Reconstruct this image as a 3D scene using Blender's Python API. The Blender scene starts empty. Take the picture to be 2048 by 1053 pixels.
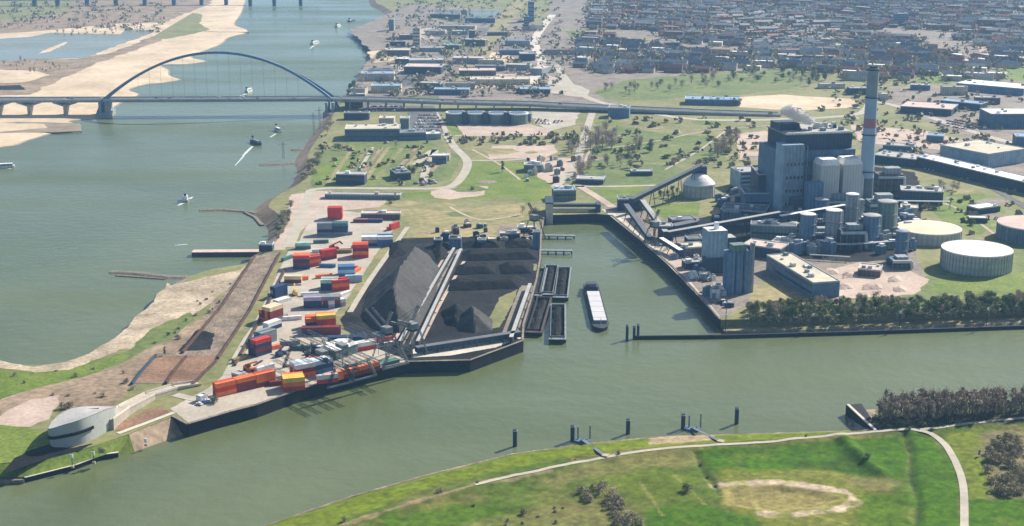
import bpy, bmesh, math, random
from mathutils import Vector, Matrix, noise
from mathutils.geometry import tessellate_polygon
random.seed(7)
R = math.radians
S = bpy.context.scene
COL = S.collection
# ---------------------------------------------------------------- camera, sky, sun, exposure
CAM_H, F, CX, CY, PITCH = 285.0, 2850.0, 1024.0, 526.5, R(14.95)
cam_d = bpy.data.cameras.new('camera'); cam = bpy.data.objects.new('camera', cam_d); COL.objects.link(cam)
cam.location = (0, 0, CAM_H); cam.rotation_euler = (math.pi/2 - PITCH, 0, 0)
cam_d.sensor_width = 36.0; cam_d.lens = 36.0*F/2048.0; cam_d.clip_start = 1.0; cam_d.clip_end = 60000.0
S.camera = cam
SUN_EL, SUN_AZ = R(36), R(48)          # azimuth clockwise from +Y (the view direction)
w = bpy.data.worlds.new("World"); S.world = w; w.use_nodes = True
nt = w.node_tree; bg = nt.nodes['Background']
sky = nt.nodes.new('ShaderNodeTexSky'); sky.sky_type = 'NISHITA'; sky.sun_disc = False
sky.sun_elevation = SUN_EL; sky.sun_rotation = SUN_AZ; sky.altitude = 200; sky.dust_density = 1.5
nt.links.new(sky.outputs[0], bg.inputs[0]); bg.inputs[1].default_value = 0.068
sd = bpy.data.lights.new('sun', 'SUN'); sd.energy = 5.0; sd.angle = R(0.5); sd.color = (1, .92, .80)
sun = bpy.data.objects.new('sun', sd); COL.objects.link(sun)
sv = Vector((math.sin(SUN_AZ)*math.cos(SUN_EL), math.cos(SUN_AZ)*math.cos(SUN_EL), math.sin(SUN_EL)))
sun.rotation_euler = sv.to_track_quat('Z', 'Y').to_euler(); sun.location = (0, 1500, 900)
S.view_settings.view_transform = 'Standard'; S.view_settings.look = 'None'
S.view_settings.exposure = 0.72; S.view_settings.gamma = 1; S.view_settings.use_curve_mapping = False
S.render.engine = 'CYCLES'
S.cycles.max_bounces = 6; S.cycles.volume_bounces = 3; S.cycles.transparent_max_bounces = 8
S.cycles.use_denoising = True
# ---------------------------------------------------------------- pixel of the photograph -> point on a level plane
LZ = 7.0        # height of the port's ground over the water
cp, sp_ = math.cos(PITCH), math.sin(PITCH)
def P(px, py, z=LZ):
    u = (px-CX)/F; v = -(py-CY)/F
    d = Vector((u, cp + v*sp_, -sp_ + v*cp))
    t = (z-CAM_H)/d.z
    return Vector((d.x*t, d.y*t, z))
def pix(p):
    dx, dy, dz = p[0], p[1], p[2]-CAM_H
    f = dy*cp - dz*sp_; up = dy*sp_ + dz*cp
    return (CX + F*dx/f, CY - F*up/f)
def HT(px, py, ytop, z=LZ):             # metres a point over P(px,py) must rise to reach row ytop
    p = P(px, py, z); a, b = 0.0, 300.0
    for _ in range(30):
        m = (a+b)/2
        if pix((p.x, p.y, z+m))[1] > ytop: a = m
        else: b = m
    return a
def px_per_m(py): return F*math.cos(0)/(P(CX, py).y*cp + (CAM_H-LZ)*sp_)
# ---------------------------------------------------------------- materials
MATS = {}
def mat(name, c, var=.25, scale=.15, rough=.85, c2=None, metal=0, bump=0, detail=4, fine=0.0, wave=None, spec=.3):
    if name in MATS: return MATS[name]
    up = lambda t: tuple(min(.84, x*1.2) for x in t) if max(t) > .07 else t
    c = up(c); c2 = up(c2) if c2 else None
    m = bpy.data.materials.new(name); m.use_nodes = True; n = m.node_tree; L = n.links
    b = n.nodes['Principled BSDF']; b.inputs['Roughness'].default_value = rough; b.inputs['Metallic'].default_value = metal
    b.inputs['Specular IOR Level'].default_value = spec
    g = n.nodes.new('ShaderNodeNewGeometry')
    no = n.nodes.new('ShaderNodeTexNoise'); no.inputs['Scale'].default_value = scale; no.inputs['Detail'].default_value = detail; no.inputs['Roughness'].default_value = .62
    L.new(g.outputs['Position'], no.inputs['Vector'])
    r = n.nodes.new('ShaderNodeValToRGB'); r.color_ramp.elements[0].position = .32; r.color_ramp.elements[1].position = .68
    if c2 is None:
        a = [x*(1-var) for x in c]; d = [min(1, x*(1+var)) for x in c]
    else: a, d = c, c2
    r.color_ramp.elements[0].color = (*a, 1); r.color_ramp.elements[1].color = (*d, 1)
    L.new(no.outputs['Fac'], r.inputs['Fac']); out = r.outputs['Color']
    if fine:
        n2 = n.nodes.new('ShaderNodeTexNoise'); n2.inputs['Scale'].default_value = scale*9; n2.inputs['Detail'].default_value = 3
        L.new(g.outputs['Position'], n2.inputs['Vector'])
        mr = n.nodes.new('ShaderNodeMapRange'); mr.inputs[1].default_value = .3; mr.inputs[2].default_value = .7
        mr.inputs[3].default_value = 1-fine; mr.inputs[4].default_value = 1+fine
        L.new(n2.outputs['Fac'], mr.inputs[0])
        mx = n.nodes.new('ShaderNodeVectorMath'); mx.operation = 'SCALE'
        L.new(out, mx.inputs[0]); L.new(mr.outputs[0], mx.inputs['Scale']); out = mx.outputs[0]
    if wave:        # (period in metres, depth, axis): sheet ribs and panel joints
        tc = n.nodes.new('ShaderNodeTexCoord'); wv = n.nodes.new('ShaderNodeTexWave'); wv.bands_direction = wave[2]
        wv.inputs['Scale'].default_value = .314/wave[0]*1.0; wv.inputs['Distortion'].default_value = 0
        L.new(tc.outputs['Object'], wv.inputs['Vector'])
        mr = n.nodes.new('ShaderNodeMapRange'); mr.inputs[3].default_value = 1-wave[1]; mr.inputs[4].default_value = 1
        L.new(wv.outputs['Fac'], mr.inputs[0])
        mx = n.nodes.new('ShaderNodeVectorMath'); mx.operation = 'SCALE'
        L.new(out, mx.inputs[0]); L.new(mr.outputs[0], mx.inputs['Scale']); out = mx.outputs[0]
    L.new(out, b.inputs['Base Color'])
    if bump:
        bp = n.nodes.new('ShaderNodeBump'); bp.inputs['Strength'].default_value = .6; bp.inputs['Distance'].default_value = bump
        L.new(no.outputs['Fac'], bp.inputs['Height']); L.new(bp.outputs['Normal'], b.inputs['Normal'])
    MATS[name] = m; return m
def M(name): return MATS[name]
mat('grass', (.075,.115,.025), c2=(.150,.172,.055), scale=.018, fine=.25, detail=6)
mat('bright_grass', (.070,.125,.010), c2=(.150,.190,.028), scale=.05, fine=.3, detail=6)
mat('dry_grass', (.17,.17,.065), c2=(.30,.24,.125), scale=.02, fine=.25, detail=6)
mat('olive_field', (.125,.14,.048), c2=(.22,.205,.09), scale=.02, fine=.2, detail=6)
mat('sand', (.40,.31,.21), c2=(.60,.48,.34), scale=.012, fine=.12, detail=5)
mat('wet_sand', (.17,.14,.10), c2=(.27,.22,.16), scale=.05, fine=.15)
mat('brown_earth', (.15,.11,.07), c2=(.31,.23,.16), scale=.03, fine=.3, detail=6)
mat('rust_earth', (.13,.075,.045), c2=(.27,.16,.10), scale=.06, fine=.3, detail=6)
mat('grey_earth', (.14,.12,.10), c2=(.25,.21,.17), scale=.04, fine=.25, detail=6)
mat('concrete', (.30,.27,.22), c2=(.42,.37,.31), scale=.05, fine=.12, detail=5)
mat('pale_concrete', (.42,.39,.33), c2=(.55,.50,.43), scale=.06, fine=.1)
mat('pink_gravel', (.33,.26,.21), c2=(.46,.36,.30), scale=.05, fine=.15)
mat('asphalt', (.10,.10,.10), var=.25, scale=.1, fine=.15)
mat('pale_road', (.36,.33,.27), var=.12, scale=.1, fine=.1)
mat('coal', (.007,.008,.010), c2=(.018,.018,.019), scale=.08, fine=.4, bump=.6, rough=.9, spec=.1)
mat('coal_ground', (.009,.010,.013), c2=(.034,.033,.034), scale=.05, fine=.4, detail=6, spec=.08)
mat('grey_coal', (.026,.027,.029), c2=(.058,.056,.055), scale=.04, fine=.3, bump=.5)
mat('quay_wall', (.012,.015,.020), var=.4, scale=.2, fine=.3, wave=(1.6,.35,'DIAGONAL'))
mat('dark_steel', (.035,.042,.055), var=.3, scale=.3, rough=.6)
mat('grey_steel', (.17,.19,.20), var=.25, scale=.3, rough=.55)
mat('pale_steel', (.42,.44,.44), var=.15, scale=.2, rough=.5)
mat('white_paint', (.78,.78,.75), var=.08, scale=.2, rough=.5)
mat('cream', (.62,.56,.42), var=.15, scale=.1, rough=.8)
mat('bark', (.11,.085,.065), var=.3, scale=1.2)
mat('twigs', (.23,.19,.145), c2=(.40,.33,.25), scale=.35, fine=.3)
mat('pale_twigs', (.26,.215,.17), c2=(.40,.33,.26), scale=.3, fine=.3)
mat('dark_leaf', (.065,.105,.034), c2=(.12,.16,.06), scale=.3, fine=.4)
mat('green_leaf', (.08,.125,.03), c2=(.15,.19,.06), scale=.25, fine=.35)
mat('olive_leaf', (.15,.165,.06), c2=(.25,.24,.11), scale=.25, fine=.35)
mat('stone', (.09,.08,.065), c2=(.22,.19,.15), scale=.5, fine=.3, bump=.3)
mat('rust', (.075,.042,.030), var=.4, scale=.2, fine=.3)
mat('plain_grey', (.33,.35,.34), var=.1, scale=.06, fine=.06)
mat('hatch_pale', (.45,.45,.47), var=.08, scale=.4)
mat('glass_dark', (.03,.05,.07), var=.3, scale=.2, rough=.2, spec=.6)
mat('steam_white', (.92,.92,.9), var=.02, scale=.1, rough=1)
def water_mat(name, a, c):
    m = bpy.data.materials.new(name); m.use_nodes = True; n = m.node_tree; L = n.links; b = n.nodes['Principled BSDF']
    b.inputs['Roughness'].default_value = .16; b.inputs['IOR'].default_value = 1.33
    g = n.nodes.new('ShaderNodeNewGeometry'); no = n.nodes.new('ShaderNodeTexNoise'); no.inputs['Scale'].default_value = .0034; no.inputs['Detail'].default_value = 9; no.inputs['Distortion'].default_value = 1.1
    L.new(g.outputs['Position'], no.inputs['Vector'])
    r = n.nodes.new('ShaderNodeValToRGB'); r.color_ramp.elements[0].position = .3; r.color_ramp.elements[1].position = .7
    r.color_ramp.elements[0].color = (*a, 1); r.color_ramp.elements[1].color = (*c, 1)
    L.new(no.outputs['Fac'], r.inputs['Fac']); L.new(r.outputs[0], b.inputs['Base Color'])
    rn = n.nodes.new('ShaderNodeTexNoise'); rn.inputs['Scale'].default_value = .006; rn.inputs['Detail'].default_value = 6; mpn = n.nodes.new('ShaderNodeMapping'); mpn.inputs['Scale'].default_value = (.35, 1.6, 1); L.new(g.outputs['Position'], mpn.inputs[0]); L.new(mpn.outputs[0], rn.inputs['Vector'])
    rm = n.nodes.new('ShaderNodeMapRange'); rm.inputs[1].default_value = .35; rm.inputs[2].default_value = .65; rm.inputs[3].default_value = .07; rm.inputs[4].default_value = .34; L.new(rn.outputs['Fac'], rm.inputs[0]); L.new(rm.outputs[0], b.inputs['Roughness'])
    h = None
    for sc, dist, st in ((.03, 1.2, .12), (.12, .5, .16), (.6, .12, .14)):
        k = n.nodes.new('ShaderNodeTexNoise'); k.inputs['Scale'].default_value = sc; k.inputs['Detail'].default_value = 4
        L.new(g.outputs['Position'], k.inputs['Vector'])
        bp = n.nodes.new('ShaderNodeBump'); bp.inputs['Strength'].default_value = st; bp.inputs['Distance'].default_value = dist*4
        L.new(k.outputs['Fac'], bp.inputs['Height'])
        if h: L.new(h.outputs['Normal'], bp.inputs['Normal'])
        h = bp
    L.new(h.outputs['Normal'], b.inputs['Normal']); MATS[name] = m; return m
water_mat('water', (.092,.118,.048), (.142,.170,.086))
water_mat('shallow_water', (.20,.21,.16), (.27,.28,.22))
# ---------------------------------------------------------------- objects
def tag(o, label=None, cat=None, group=None, kind=None):
    if label: o['label'] = label
    if cat: o['category'] = cat
    if group: o['group'] = group
    if kind: o['kind'] = kind
    return o
def empty(name, loc, rz=0, **k):
    o = bpy.data.objects.new(name, None); COL.objects.link(o); o.location = loc; o.rotation_euler = (0, 0, rz); o.empty_display_size = 1
    return tag(o, **k)
def copy_tree(o, parent=None):
    c = o.copy(); COL.objects.link(c); c.parent = parent
    for ch in o.children: copy_tree(ch, c)
    return c
class MB:
    def __init__(s): s.v = []; s.f = []; s.m = []; s.mi = 0
    def face(s, idx): s.f.append(idx); s.m.append(s.mi)
    def add(s, vs, fs):
        k = len(s.v); s.v += [tuple(x) for x in vs]
        for f in fs: s.face([i+k for i in f])
    def box(s, c, d, rz=0, taper=1.0):
        cx, cy, z0 = c; a, b, h = d; co, si = math.cos(rz), math.sin(rz); vs = []
        for zz, t in ((z0, 1), (z0+h, taper)):
            for x, y in ((-1,-1), (1,-1), (1,1), (-1,1)):
                X, Y = x*a/2*t, y*b/2*t; vs.append((cx+X*co-Y*si, cy+X*si+Y*co, zz))
        s.add(vs, [(0,3,2,1), (4,5,6,7), (0,1,5,4), (1,2,6,5), (2,3,7,6), (3,0,4,7)]); return s
    def prism(s, pts, z0, z1, cap=True):
        n = len(pts); ar = sum(pts[i][0]*pts[(i+1)%n][1]-pts[(i+1)%n][0]*pts[i][1] for i in range(n))
        if ar < 0: pts = pts[::-1]
        zt = z1 if isinstance(z1, (list, tuple)) else [z1]*n
        if ar < 0 and isinstance(z1, (list, tuple)): zt = zt[::-1]
        vs = [(p[0], p[1], z0) for p in pts] + [(p[0], p[1], zt[i]) for i, p in enumerate(pts)]
        fs = [(i, (i+1)%n, n+(i+1)%n, n+i) for i in range(n)]
        if cap: fs += [[n+k for k in t] for t in tess([(p[0], p[1]) for p in pts])]
        s.add(vs, fs); return s
    def cyl(s, c, r0, r1, h, n=16, cap=True):
        vs = []
        for k in range(n): a = 2*math.pi*k/n; vs.append((c[0]+r0*math.cos(a), c[1]+r0*math.sin(a), c[2]))
        for k in range(n): a = 2*math.pi*k/n; vs.append((c[0]+r1*math.cos(a), c[1]+r1*math.sin(a), c[2]+h))
        fs = [(k, (k+1)%n, n+(k+1)%n, n+k) for k in range(n)]
        if cap: fs.append(tuple(range(n, 2*n)))
        s.add(vs, fs); return s
    def tube(s, a, b, r, n=6, r2=None):
        a = Vector(a); b = Vector(b); d = (b-a)
        if d.length < 1e-6: return s
        q = d.normalized().to_track_quat('Z', 'Y'); r2 = r if r2 is None else r2
        vs = []
        for p, rr in ((a, r), (b, r2)):
            for k in range(n):
                t = 2*math.pi*k/n; vs.append(p + q @ Vector((rr*math.cos(t), rr*math.sin(t), 0)))
        s.add(vs, [(k, (k+1)%n, n+(k+1)%n, n+k) for k in range(n)] + [tuple(range(n-1,-1,-1)), tuple(range(n, 2*n))]); return s
    def beam(s, a, b, wd, h):               # rectangular bar between two points, wd wide, h deep
        a = Vector(a); b = Vector(b); d = (b-a).normalized(); side = d.cross(Vector((0,0,1)))
        side = side.normalized()*wd/2 if side.length > 1e-4 else Vector((wd/2, 0, 0)); up = side.cross(d).normalized()*h/2
        vs = [p + i*side + j*up for p in (a, b) for i, j in ((-1,-1), (1,-1), (1,1), (-1,1))]
        s.add(vs, [(0,3,2,1), (4,5,6,7), (0,1,5,4), (1,2,6,5), (2,3,7,6), (3,0,4,7)]); return s
    def gable(s, c, d, h, rz=0, over=.0):     # ridge along local x
        cx, cy, z0 = c; a, b = d[0]/2+over, d[1]/2+over; co, si = math.cos(rz), math.sin(rz)
        vs = [(cx+x*co-y*si, cy+x*si+y*co, z0+z) for x, y, z in ((-a,-b,0), (a,-b,0), (a,b,0), (-a,b,0), (-a,0,h), (a,0,h))]
        s.add(vs, [(0,1,5,4), (2,3,4,5), (1,2,5), (3,0,4), (0,3,2,1)]); return s
    def build(s, name, m, parent=None, smooth=False, off=None):
        me = bpy.data.meshes.new(name)
        vs = s.v if off is None else [(v[0]-off[0], v[1]-off[1], v[2]-off[2]) for v in s.v]
        me.from_pydata(vs, [], s.f)
        ms = m if isinstance(m, (list, tuple)) else [m]
        for x in ms: me.materials.append(MATS[x] if isinstance(x, str) else x)
        if len(ms) > 1:
            for i, p in enumerate(me.polygons): p.material_index = s.m[i]
        if smooth:
            for p in me.polygons: p.use_smooth = True
        me.update(); o = bpy.data.objects.new(name, me); COL.objects.link(o)
        if parent: o.parent = parent
        elif off is not None: o.location = off
        return o
def tess(pts2):
    return [list(t) if _up(pts2, t) else list(t)[::-1] for t in tessellate_polygon([[Vector((x, y, 0)) for x, y in pts2]])]
def _up(p, t):
    a, b, c = (p[i] for i in t); return (b[0]-a[0])*(c[1]-a[1])-(b[1]-a[1])*(c[0]-a[0]) > 0
def rough_line(pts, amp, step=None, closed=True):     # break a straight traced edge into a natural one
    if not amp: return pts
    out = []; n = len(pts); step = step or amp*1.6
    for i in range(n if closed else n-1):
        a = pts[i]; b = pts[(i+1) % n]; d = b-a; k = max(1, min(60, int(d.length/step)))
        nn = Vector((-d.y, d.x, 0)).normalized() if d.length > 1e-6 else Vector((0,0,0))
        for j in range(k):
            p = a + d*(j/k); q = p*(1/(amp*6)); e = (noise.noise(q)+.5*noise.noise(q*2.3))*amp*(1 if j else .4)
            out.append(p+nn*e)
    if not closed: out.append(pts[-1])
    return out
def pts(*a, z=LZ): return [P(x, y, z) for x, y in a]
def patch(name, px, m, dz, z=LZ, amp=2.0):            # flat sheet lying on the ground
    p = rough_line([P(x, y, z) for x, y in px], amp)
    mb = MB(); mb.add([(q.x, q.y, z+dz) for q in p], tess([(q.x, q.y) for q in p]))
    return tag(mb.build(name, m), kind='structure')
def ribbon(name, px, wd, m, dz, z=LZ, kind='structure', world=False):    # road or path of even width
    p = px if world else [P(x, y, z) for x, y in px]
    q = []
    for i in range(len(p)-1):                          # Catmull-Rom smoothing
        p0, p1, p2, p3 = p[max(0,i-1)], p[i], p[i+1], p[min(len(p)-1,i+2)]
        for t in (0, .2, .4, .6, .8): q.append(.5*((2*p1)+(-p0+p2)*t+(2*p0-5*p1+4*p2-p3)*t*t+(-p0+3*p1-3*p2+p3)*t**3))
    q.append(p[-1]); mb = MB(); vs = []
    for i, a in enumerate(q):
        d = q[min(len(q)-1,i+1)]-q[max(0,i-1)]; s = Vector((-d.y, d.x, 0)).normalized()*wd/2
        vs += [(a.x+s.x, a.y+s.y, a.z+dz), (a.x-s.x, a.y-s.y, a.z+dz)]
    mb.add(vs, [(2*i, 2*i+1, 2*i+3, 2*i+2) for i in range(len(q)-1)])
    return tag(mb.build(name, m), kind=kind)
def smooth_line(p, k=4):
    q = []
    for i in range(len(p)-1):
        p0, p1, p2, p3 = p[max(0,i-1)], p[i], p[i+1], p[min(len(p)-1,i+2)]
        for j in range(k):
            t = j/k; q.append(.5*((2*p1)+(-p0+p2)*t+(2*p0-5*p1+4*p2-p3)*t*t+(-p0+3*p1-3*p2+p3)*t**3))
    q.append(p[-1]); return q

def steam_mat():
    m = MATS['steam_white']; n = m.node_tree; n.nodes.remove(n.nodes['Principled BSDF']); v = n.nodes.new('ShaderNodeVolumePrincipled'); v.inputs['Color'].default_value = (1,1,1,1); v.inputs['Absorption Color'].default_value = (1,1,1,1); v.inputs['Density'].default_value = .35; v.inputs['Anisotropy'].default_value = .3
    n.links.new(v.outputs[0], n.nodes['Material Output'].inputs['Volume'])
steam_mat()
# ================================================================ SETTING: ground, water, land
def sheet(name, m, z, x0, x1, y0, y1):
    mb = MB(); mb.add([(x0,y0,z), (x1,y0,z), (x1,y1,z), (x0,y1,z)], [(0,1,2,3)]); return tag(mb.build(name, m), kind='structure')
sheet('ground', 'wet_sand', -9, -20000, 20000, -6000, 24000)
sheet('water', 'water', 0, -9000, 9000, -2000, 16000)
def inland(p, d, side=1, z=LZ):           # the same line pulled d metres inland and lifted to z
    out = []
    for i, a in enumerate(p):
        t = p[min(len(p)-1,i+1)]-p[max(0,i-1)]; n = Vector((-t.y, t.x, 0)).normalized()*side
        dd = d[i] if isinstance(d, list) else d
        out.append(Vector((a.x+n.x*dd, a.y+n.y*dd, z)))
    return out
def strip(name, A, B, m, kind='structure', **k):
    mb = MB(); n = len(A); mb.add(list(A)+list(B), [(i, i+1, n+i+1, n+i) for i in range(n-1)])
    o = mb.build(name, m); return tag(o, kind=kind, **k)
def resample(p, k):
    out = []
    for i in range(len(p)-1):
        for j in range(k): out.append(p[i].lerp(p[i+1], j/k))
    return out+[p[-1]]
SH = [P(x, y, 0) for x, y in [(735,-70),(735,0),(755,20),(775,35),(785,60),(770,85),(745,100),(728,115),(732,130),(720,150),(705,172),(684,192),(662,212),(642,240),(622,270),(600,300),(585,325),(590,345),(577,372),(556,388),(528,402),(508,418),(502,432),(520,446),(531,464),(526,487),(500,510),(475,535),(400,549),(335,572),(322,598),(285,622),(258,655),(228,682),(185,705),(130,728),(70,735),(0,722),(-300,700)]]
SHr = rough_line(smooth_line(SH), 1.5, 400, closed=False)
wid = [10]*len(SHr)
inn = inland(SHr, 16, 1)
cut = [i for i, p in enumerate(SHr) if pix(p)[1] > 512][0]
strip('river_bank', [p+Vector((0,0,-1.2)) for p in SHr[:cut+1]], inn[:cut+1], 'brown_earth')
strip('beach', [p+Vector((0,0,-1.2)) for p in SHr[cut:]], inn[cut:], 'sand')
CAN = [(0,928),(100,917),(190,892),(258,868),(345,834),(375,850),(460,825),(512,812),(600,780),(660,762),(740,742),(815,725),(940,722),(1045,683),(1047,650),(1062,600),(1073,560),(1080,520),(1082,470),(1088,432),(1192,429),(1225,432),(1290,486),(1345,534),(1400,592),(1440,640),(1520,638),(1700,632),(2048,618),(2700,600)]
canal = [P(x, y) for x, y in CAN]
far = [Vector((9000, 16000, LZ)), Vector((-300, 16000, LZ))]
land_pts = inn + [P(-300, 940)] + canal + [Vector((9000, canal[-1].y, LZ))] + far
mb = MB(); mb.prism([(p.x, p.y) for p in land_pts], -4, LZ)
port = tag(mb.build('ground', ['olive_field']), kind='structure')
# quay walls stand proud of the ground's edge: each straight stretch is a wall of its own
def quay(a, label, h=LZ+3, top=LZ+.35, m='quay_wall', thick=.9, out=.5, z=LZ):
    p = [P(x, y, z) for x, y in a]; mb = MB(); cap = MB()
    for q, r in zip(p, p[1:]):
        d = (r-q).normalized(); nn = Vector((d.y, -d.x, 0))*out if True else 0
        c = (q+r)/2; L_ = (r-q).length; rz = math.atan2(d.y, d.x)
        mb.box((c.x, c.y, top-h), (L_+.3, thick, h), rz); cap.box((c.x, c.y, top+.004), (L_+.5, thick+.5, .3), rz)
    o = mb.build('quay_wall', m); c = cap.build('coping', 'grey_earth', o); return tag(o, label, 'wall')
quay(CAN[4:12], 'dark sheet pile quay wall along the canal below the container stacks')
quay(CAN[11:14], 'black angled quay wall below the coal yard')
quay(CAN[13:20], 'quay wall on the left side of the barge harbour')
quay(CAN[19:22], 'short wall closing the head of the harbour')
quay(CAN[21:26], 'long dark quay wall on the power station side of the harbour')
# canal bank on the right, with its long low training wall
A = [P(x, y, z) for x, y, z in [(1440,641,LZ),(1520,639,LZ),(1700,633,LZ),(2048,619,LZ),(2700,601,LZ)]]
B = [P(x, y, -1) for x, y in [(1446,672),(1520,674),(1700,669),(2048,657),(2700,640)]]; C_ = [P(x, y, 1.9) for x, y in [(1447,662),(1520,662),(1700,657),(2048,645),(2700,628)]]; D_ = [P(x, y, 2.6) for x, y in [(1450,648),(1520,648),(1700,643),(2048,630),(2700,612)]]
strip('canal_bank', resample(B, 4), resample(C_, 4), 'stone'); strip('canal_bank', resample(C_, 4), resample(D_, 4), 'dry_grass'); strip('canal_bank', resample(D_, 4), resample(A, 4), 'dry_grass')
mb = MB()
q = [P(x, y, 1.6) for x, y in [(1268,674),(1450,672),(1700,665),(2048,653),(2700,634)]]
for a, b in zip(q, q[1:]): mb.beam(a-Vector((0,0,1.2)), b-Vector((0,0,1.2)), 1.6, 3.6)
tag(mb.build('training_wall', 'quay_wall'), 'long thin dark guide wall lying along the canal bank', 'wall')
# peninsula tip: grass slope down to a low quay, brown stone revetment
T = [P(x, y) for x, y in [(-300,941),(0,929),(100,918),(190,893),(258,869)]]
B = [P(x, y, 2.6) for x, y in [(-300,972),(0,955),(50,955),(150,930),(222,906)]]
strip('grass_slope', resample(B, 3), resample(T, 3), 'bright_grass')
T = [P(x, y) for x, y in [(258,869),(345,835)]]; B = [P(x, y, -1) for x, y in [(271,909),(376,873)]]
strip('revetment', resample(B, 6), resample(T, 6), 'brown_earth')
T = [P(258,869), P(222,880)]; B = [P(271,909,-1), P(236,915,-1)]
strip('grass_slope', [B[1], B[0]], [P(195,890), T[0]], 'bright_grass')
mb = MB(); cap = MB(); q = [P(x, y, 2.6) for x, y in [(50,955),(150,930),(205,909),(236,905)]]
for a, b in zip(q, q[1:]):
    c = (a+b)/2; d = b-a; rz = math.atan2(d.y, d.x); mb.box((c.x, c.y, -4), (d.length+.2, .8, 6.5), rz); cap.box((c.x, c.y, 2.504), (d.length+.4, 1.6, .25), rz)
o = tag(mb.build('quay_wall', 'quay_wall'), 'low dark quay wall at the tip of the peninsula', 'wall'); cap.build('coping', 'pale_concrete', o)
mb = MB(); q = [P(x, y, 1) for x, y in [(-300,968),(0,962),(50,960)]]
for a, b in zip(q, q[1:]): mb.beam(a-Vector((0,0,1)), b-Vector((0,0,1)), 5, 4)
tag(mb.build('stone_embankment', 'stone'), 'grey stone edge where the peninsula meets the canal at far left', 'embankment')
# ---- north bank of the river with its beaches
NS = [(-900,330),(-300,318),(0,297),(60,283),(110,268),(150,262),(158,248),(148,243),(205,238),(225,228),(238,214),(256,203),(285,190),(266,180),(298,170),(330,167),(366,160),(346,152),(344,141),(328,131),(372,130),(418,123),(388,115),(420,100),(448,89),(462,76),(496,67),(498,60),(474,50),(484,32),(492,12),(502,-30),(505,-80)]
nsh = [P(x, y, 0) for x, y in NS]
nr = rough_line(smooth_line(nsh), 2.5, 400, closed=False)
ni = inland(nr, 22, 1, 1.6)
nm = inland(nr, 6, 1, .55)
strip('wet_sand', [p+Vector((0,0,-.6)) for p in nr], nm, 'wet_sand'); strip('beach', nm, ni, 'sand')
ni2 = [p for p in ni]
mb = MB(); pp = [(p.x, p.y) for p in ni2] + [(ni2[-1].x, 16000), (-9000, 16000), (-9000, ni2[0].y)]
mb.prism(pp, -3, 1.6)
tag(mb.build('floodplain', 'sand'), kind='structure')
NZ = 1.6
def npatch(name, px, m, dz, amp=6): return patch(name, px, m, dz, NZ, amp)
npatch('field', [(-400,74),(0,68),(110,60),(235,48),(330,45),(395,18),(420,8),(440,-40),(-400,-60)], 'brown_earth', .02)
npatch('field', [(-400,30),(0,42),(60,38),(130,24),(150,0),(200,-40),(-400,-40)], 'olive_field', .04)
npatch('field', [(300,75),(340,50),(385,26),(405,30),(400,48),(420,60),(370,72),(330,79)], 'olive_field', .05)
npatch('field', [(-400,125),(0,122),(60,118),(150,118),(215,108),(270,88),(310,70),(340,62),(330,78),(250,108),(190,128),(120,160),(60,190),(-400,205)], 'brown_earth', .03, 8)
npatch('sand', [(-400,150),(0,140),(70,142),(100,150),(50,165),(-400,172)], 'sand', .05)
npatch('field', [(-400,176),(0,172),(40,170),(52,180),(-400,186)], 'coal_ground', .06, 3)
npatch('dirt_track', [(300,72),(345,45),(380,25),(384,27),(350,47),(306,74)], 'sand', .08, 1)
mb = MB(); q = [P(x, y, NZ) for x, y in [(-400,82),(0,78),(60,74),(100,66),(240,69),(252,60),(312,60),(300,68),(268,80),(232,92),(192,108),(168,117),(60,119),(0,122),(-400,126)]]
q = rough_line(q, 5); mb.add([(v.x, v.y, NZ+.09) for v in q], tess([(v.x, v.y) for v in q])); tag(mb.build('pond', 'shallow_water'), kind='structure')
npatch('sand', [(75,108),(95,98),(132,84),(134,87),(100,104)], 'sand', .12, 3)
npatch('field', [(-20,246),(60,244),(160,247),(165,262),(110,265),(0,267),(-200,268),(-200,262),(0,264),(95,256),(90,248)], 'wet_sand', .04, 3)
# ---- patches of the port side, laid one above the other
def pp_(name, px, m, dz, amp=3): return patch(name, px, m, dz, LZ, amp)
pp_('field', [(700,60),(820,10),(1000,20),(1100,60),(1180,180),(1240,210),(700,205),(720,150),(745,105)], 'grey_earth', .02, 8)
pp_('field', [(1180,180),(1110,130),(1090,60),(1120,-60),(2700,-60),(2700,160),(2048,165),(1850,150),(1700,150),(1560,140),(1400,150),(1250,165)], 'grey_earth', .03, 10)
pp_('meadow', [(1190,185),(1260,160),(1400,148),(1560,138),(1640,150),(1600,175),(1480,190),(1300,200),(1215,200)], 'grass', .05, 6)
pp_('meadow', [(1840,152),(1900,142),(1912,150),(1890,165),(1830,166)], 'bright_grass', .06, 5)
pp_('meadow', [(1990,140),(2060,134),(2400,130),(2400,160),(2048,163),(2005,158)], 'bright_grass', .06, 5)
pp_('field', [(640,300),(690,280),(860,283),(925,315),(900,360),(840,372),(640,378),(620,372)], 'grass', .05)
pp_('meadow', [(622,340),(680,318),(700,330),(690,368),(632,376)], 'bright_grass', .07)
pp_('meadow', [(885,238),(905,240),(925,268),(905,270)], 'bright_grass', .07)
pp_('meadow', [(940,322),(1060,325),(1100,352),(1100,395),(1040,410),(810,420),(790,388),(900,380)], 'bright_grass', .05)
pp_('field', [(800,412),(900,420),(1050,405),(1040,470),(905,478),(800,476)], 'dry_grass', .07, 4)
pp_('meadow', [(800,395),(880,400),(1040,395),(1050,405),(900,422),(800,418)], 'olive_field', .08, 4)
pp_('gravel_field', [(860,382),(900,375),(975,373),(970,390),(900,400),(870,396)], 'pink_gravel', .09, 2)
pp_('gravel_field', [(905,247),(1060,250),(1110,262),(1090,272),(930,272)], 'pink_gravel', .07, 3)
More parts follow.
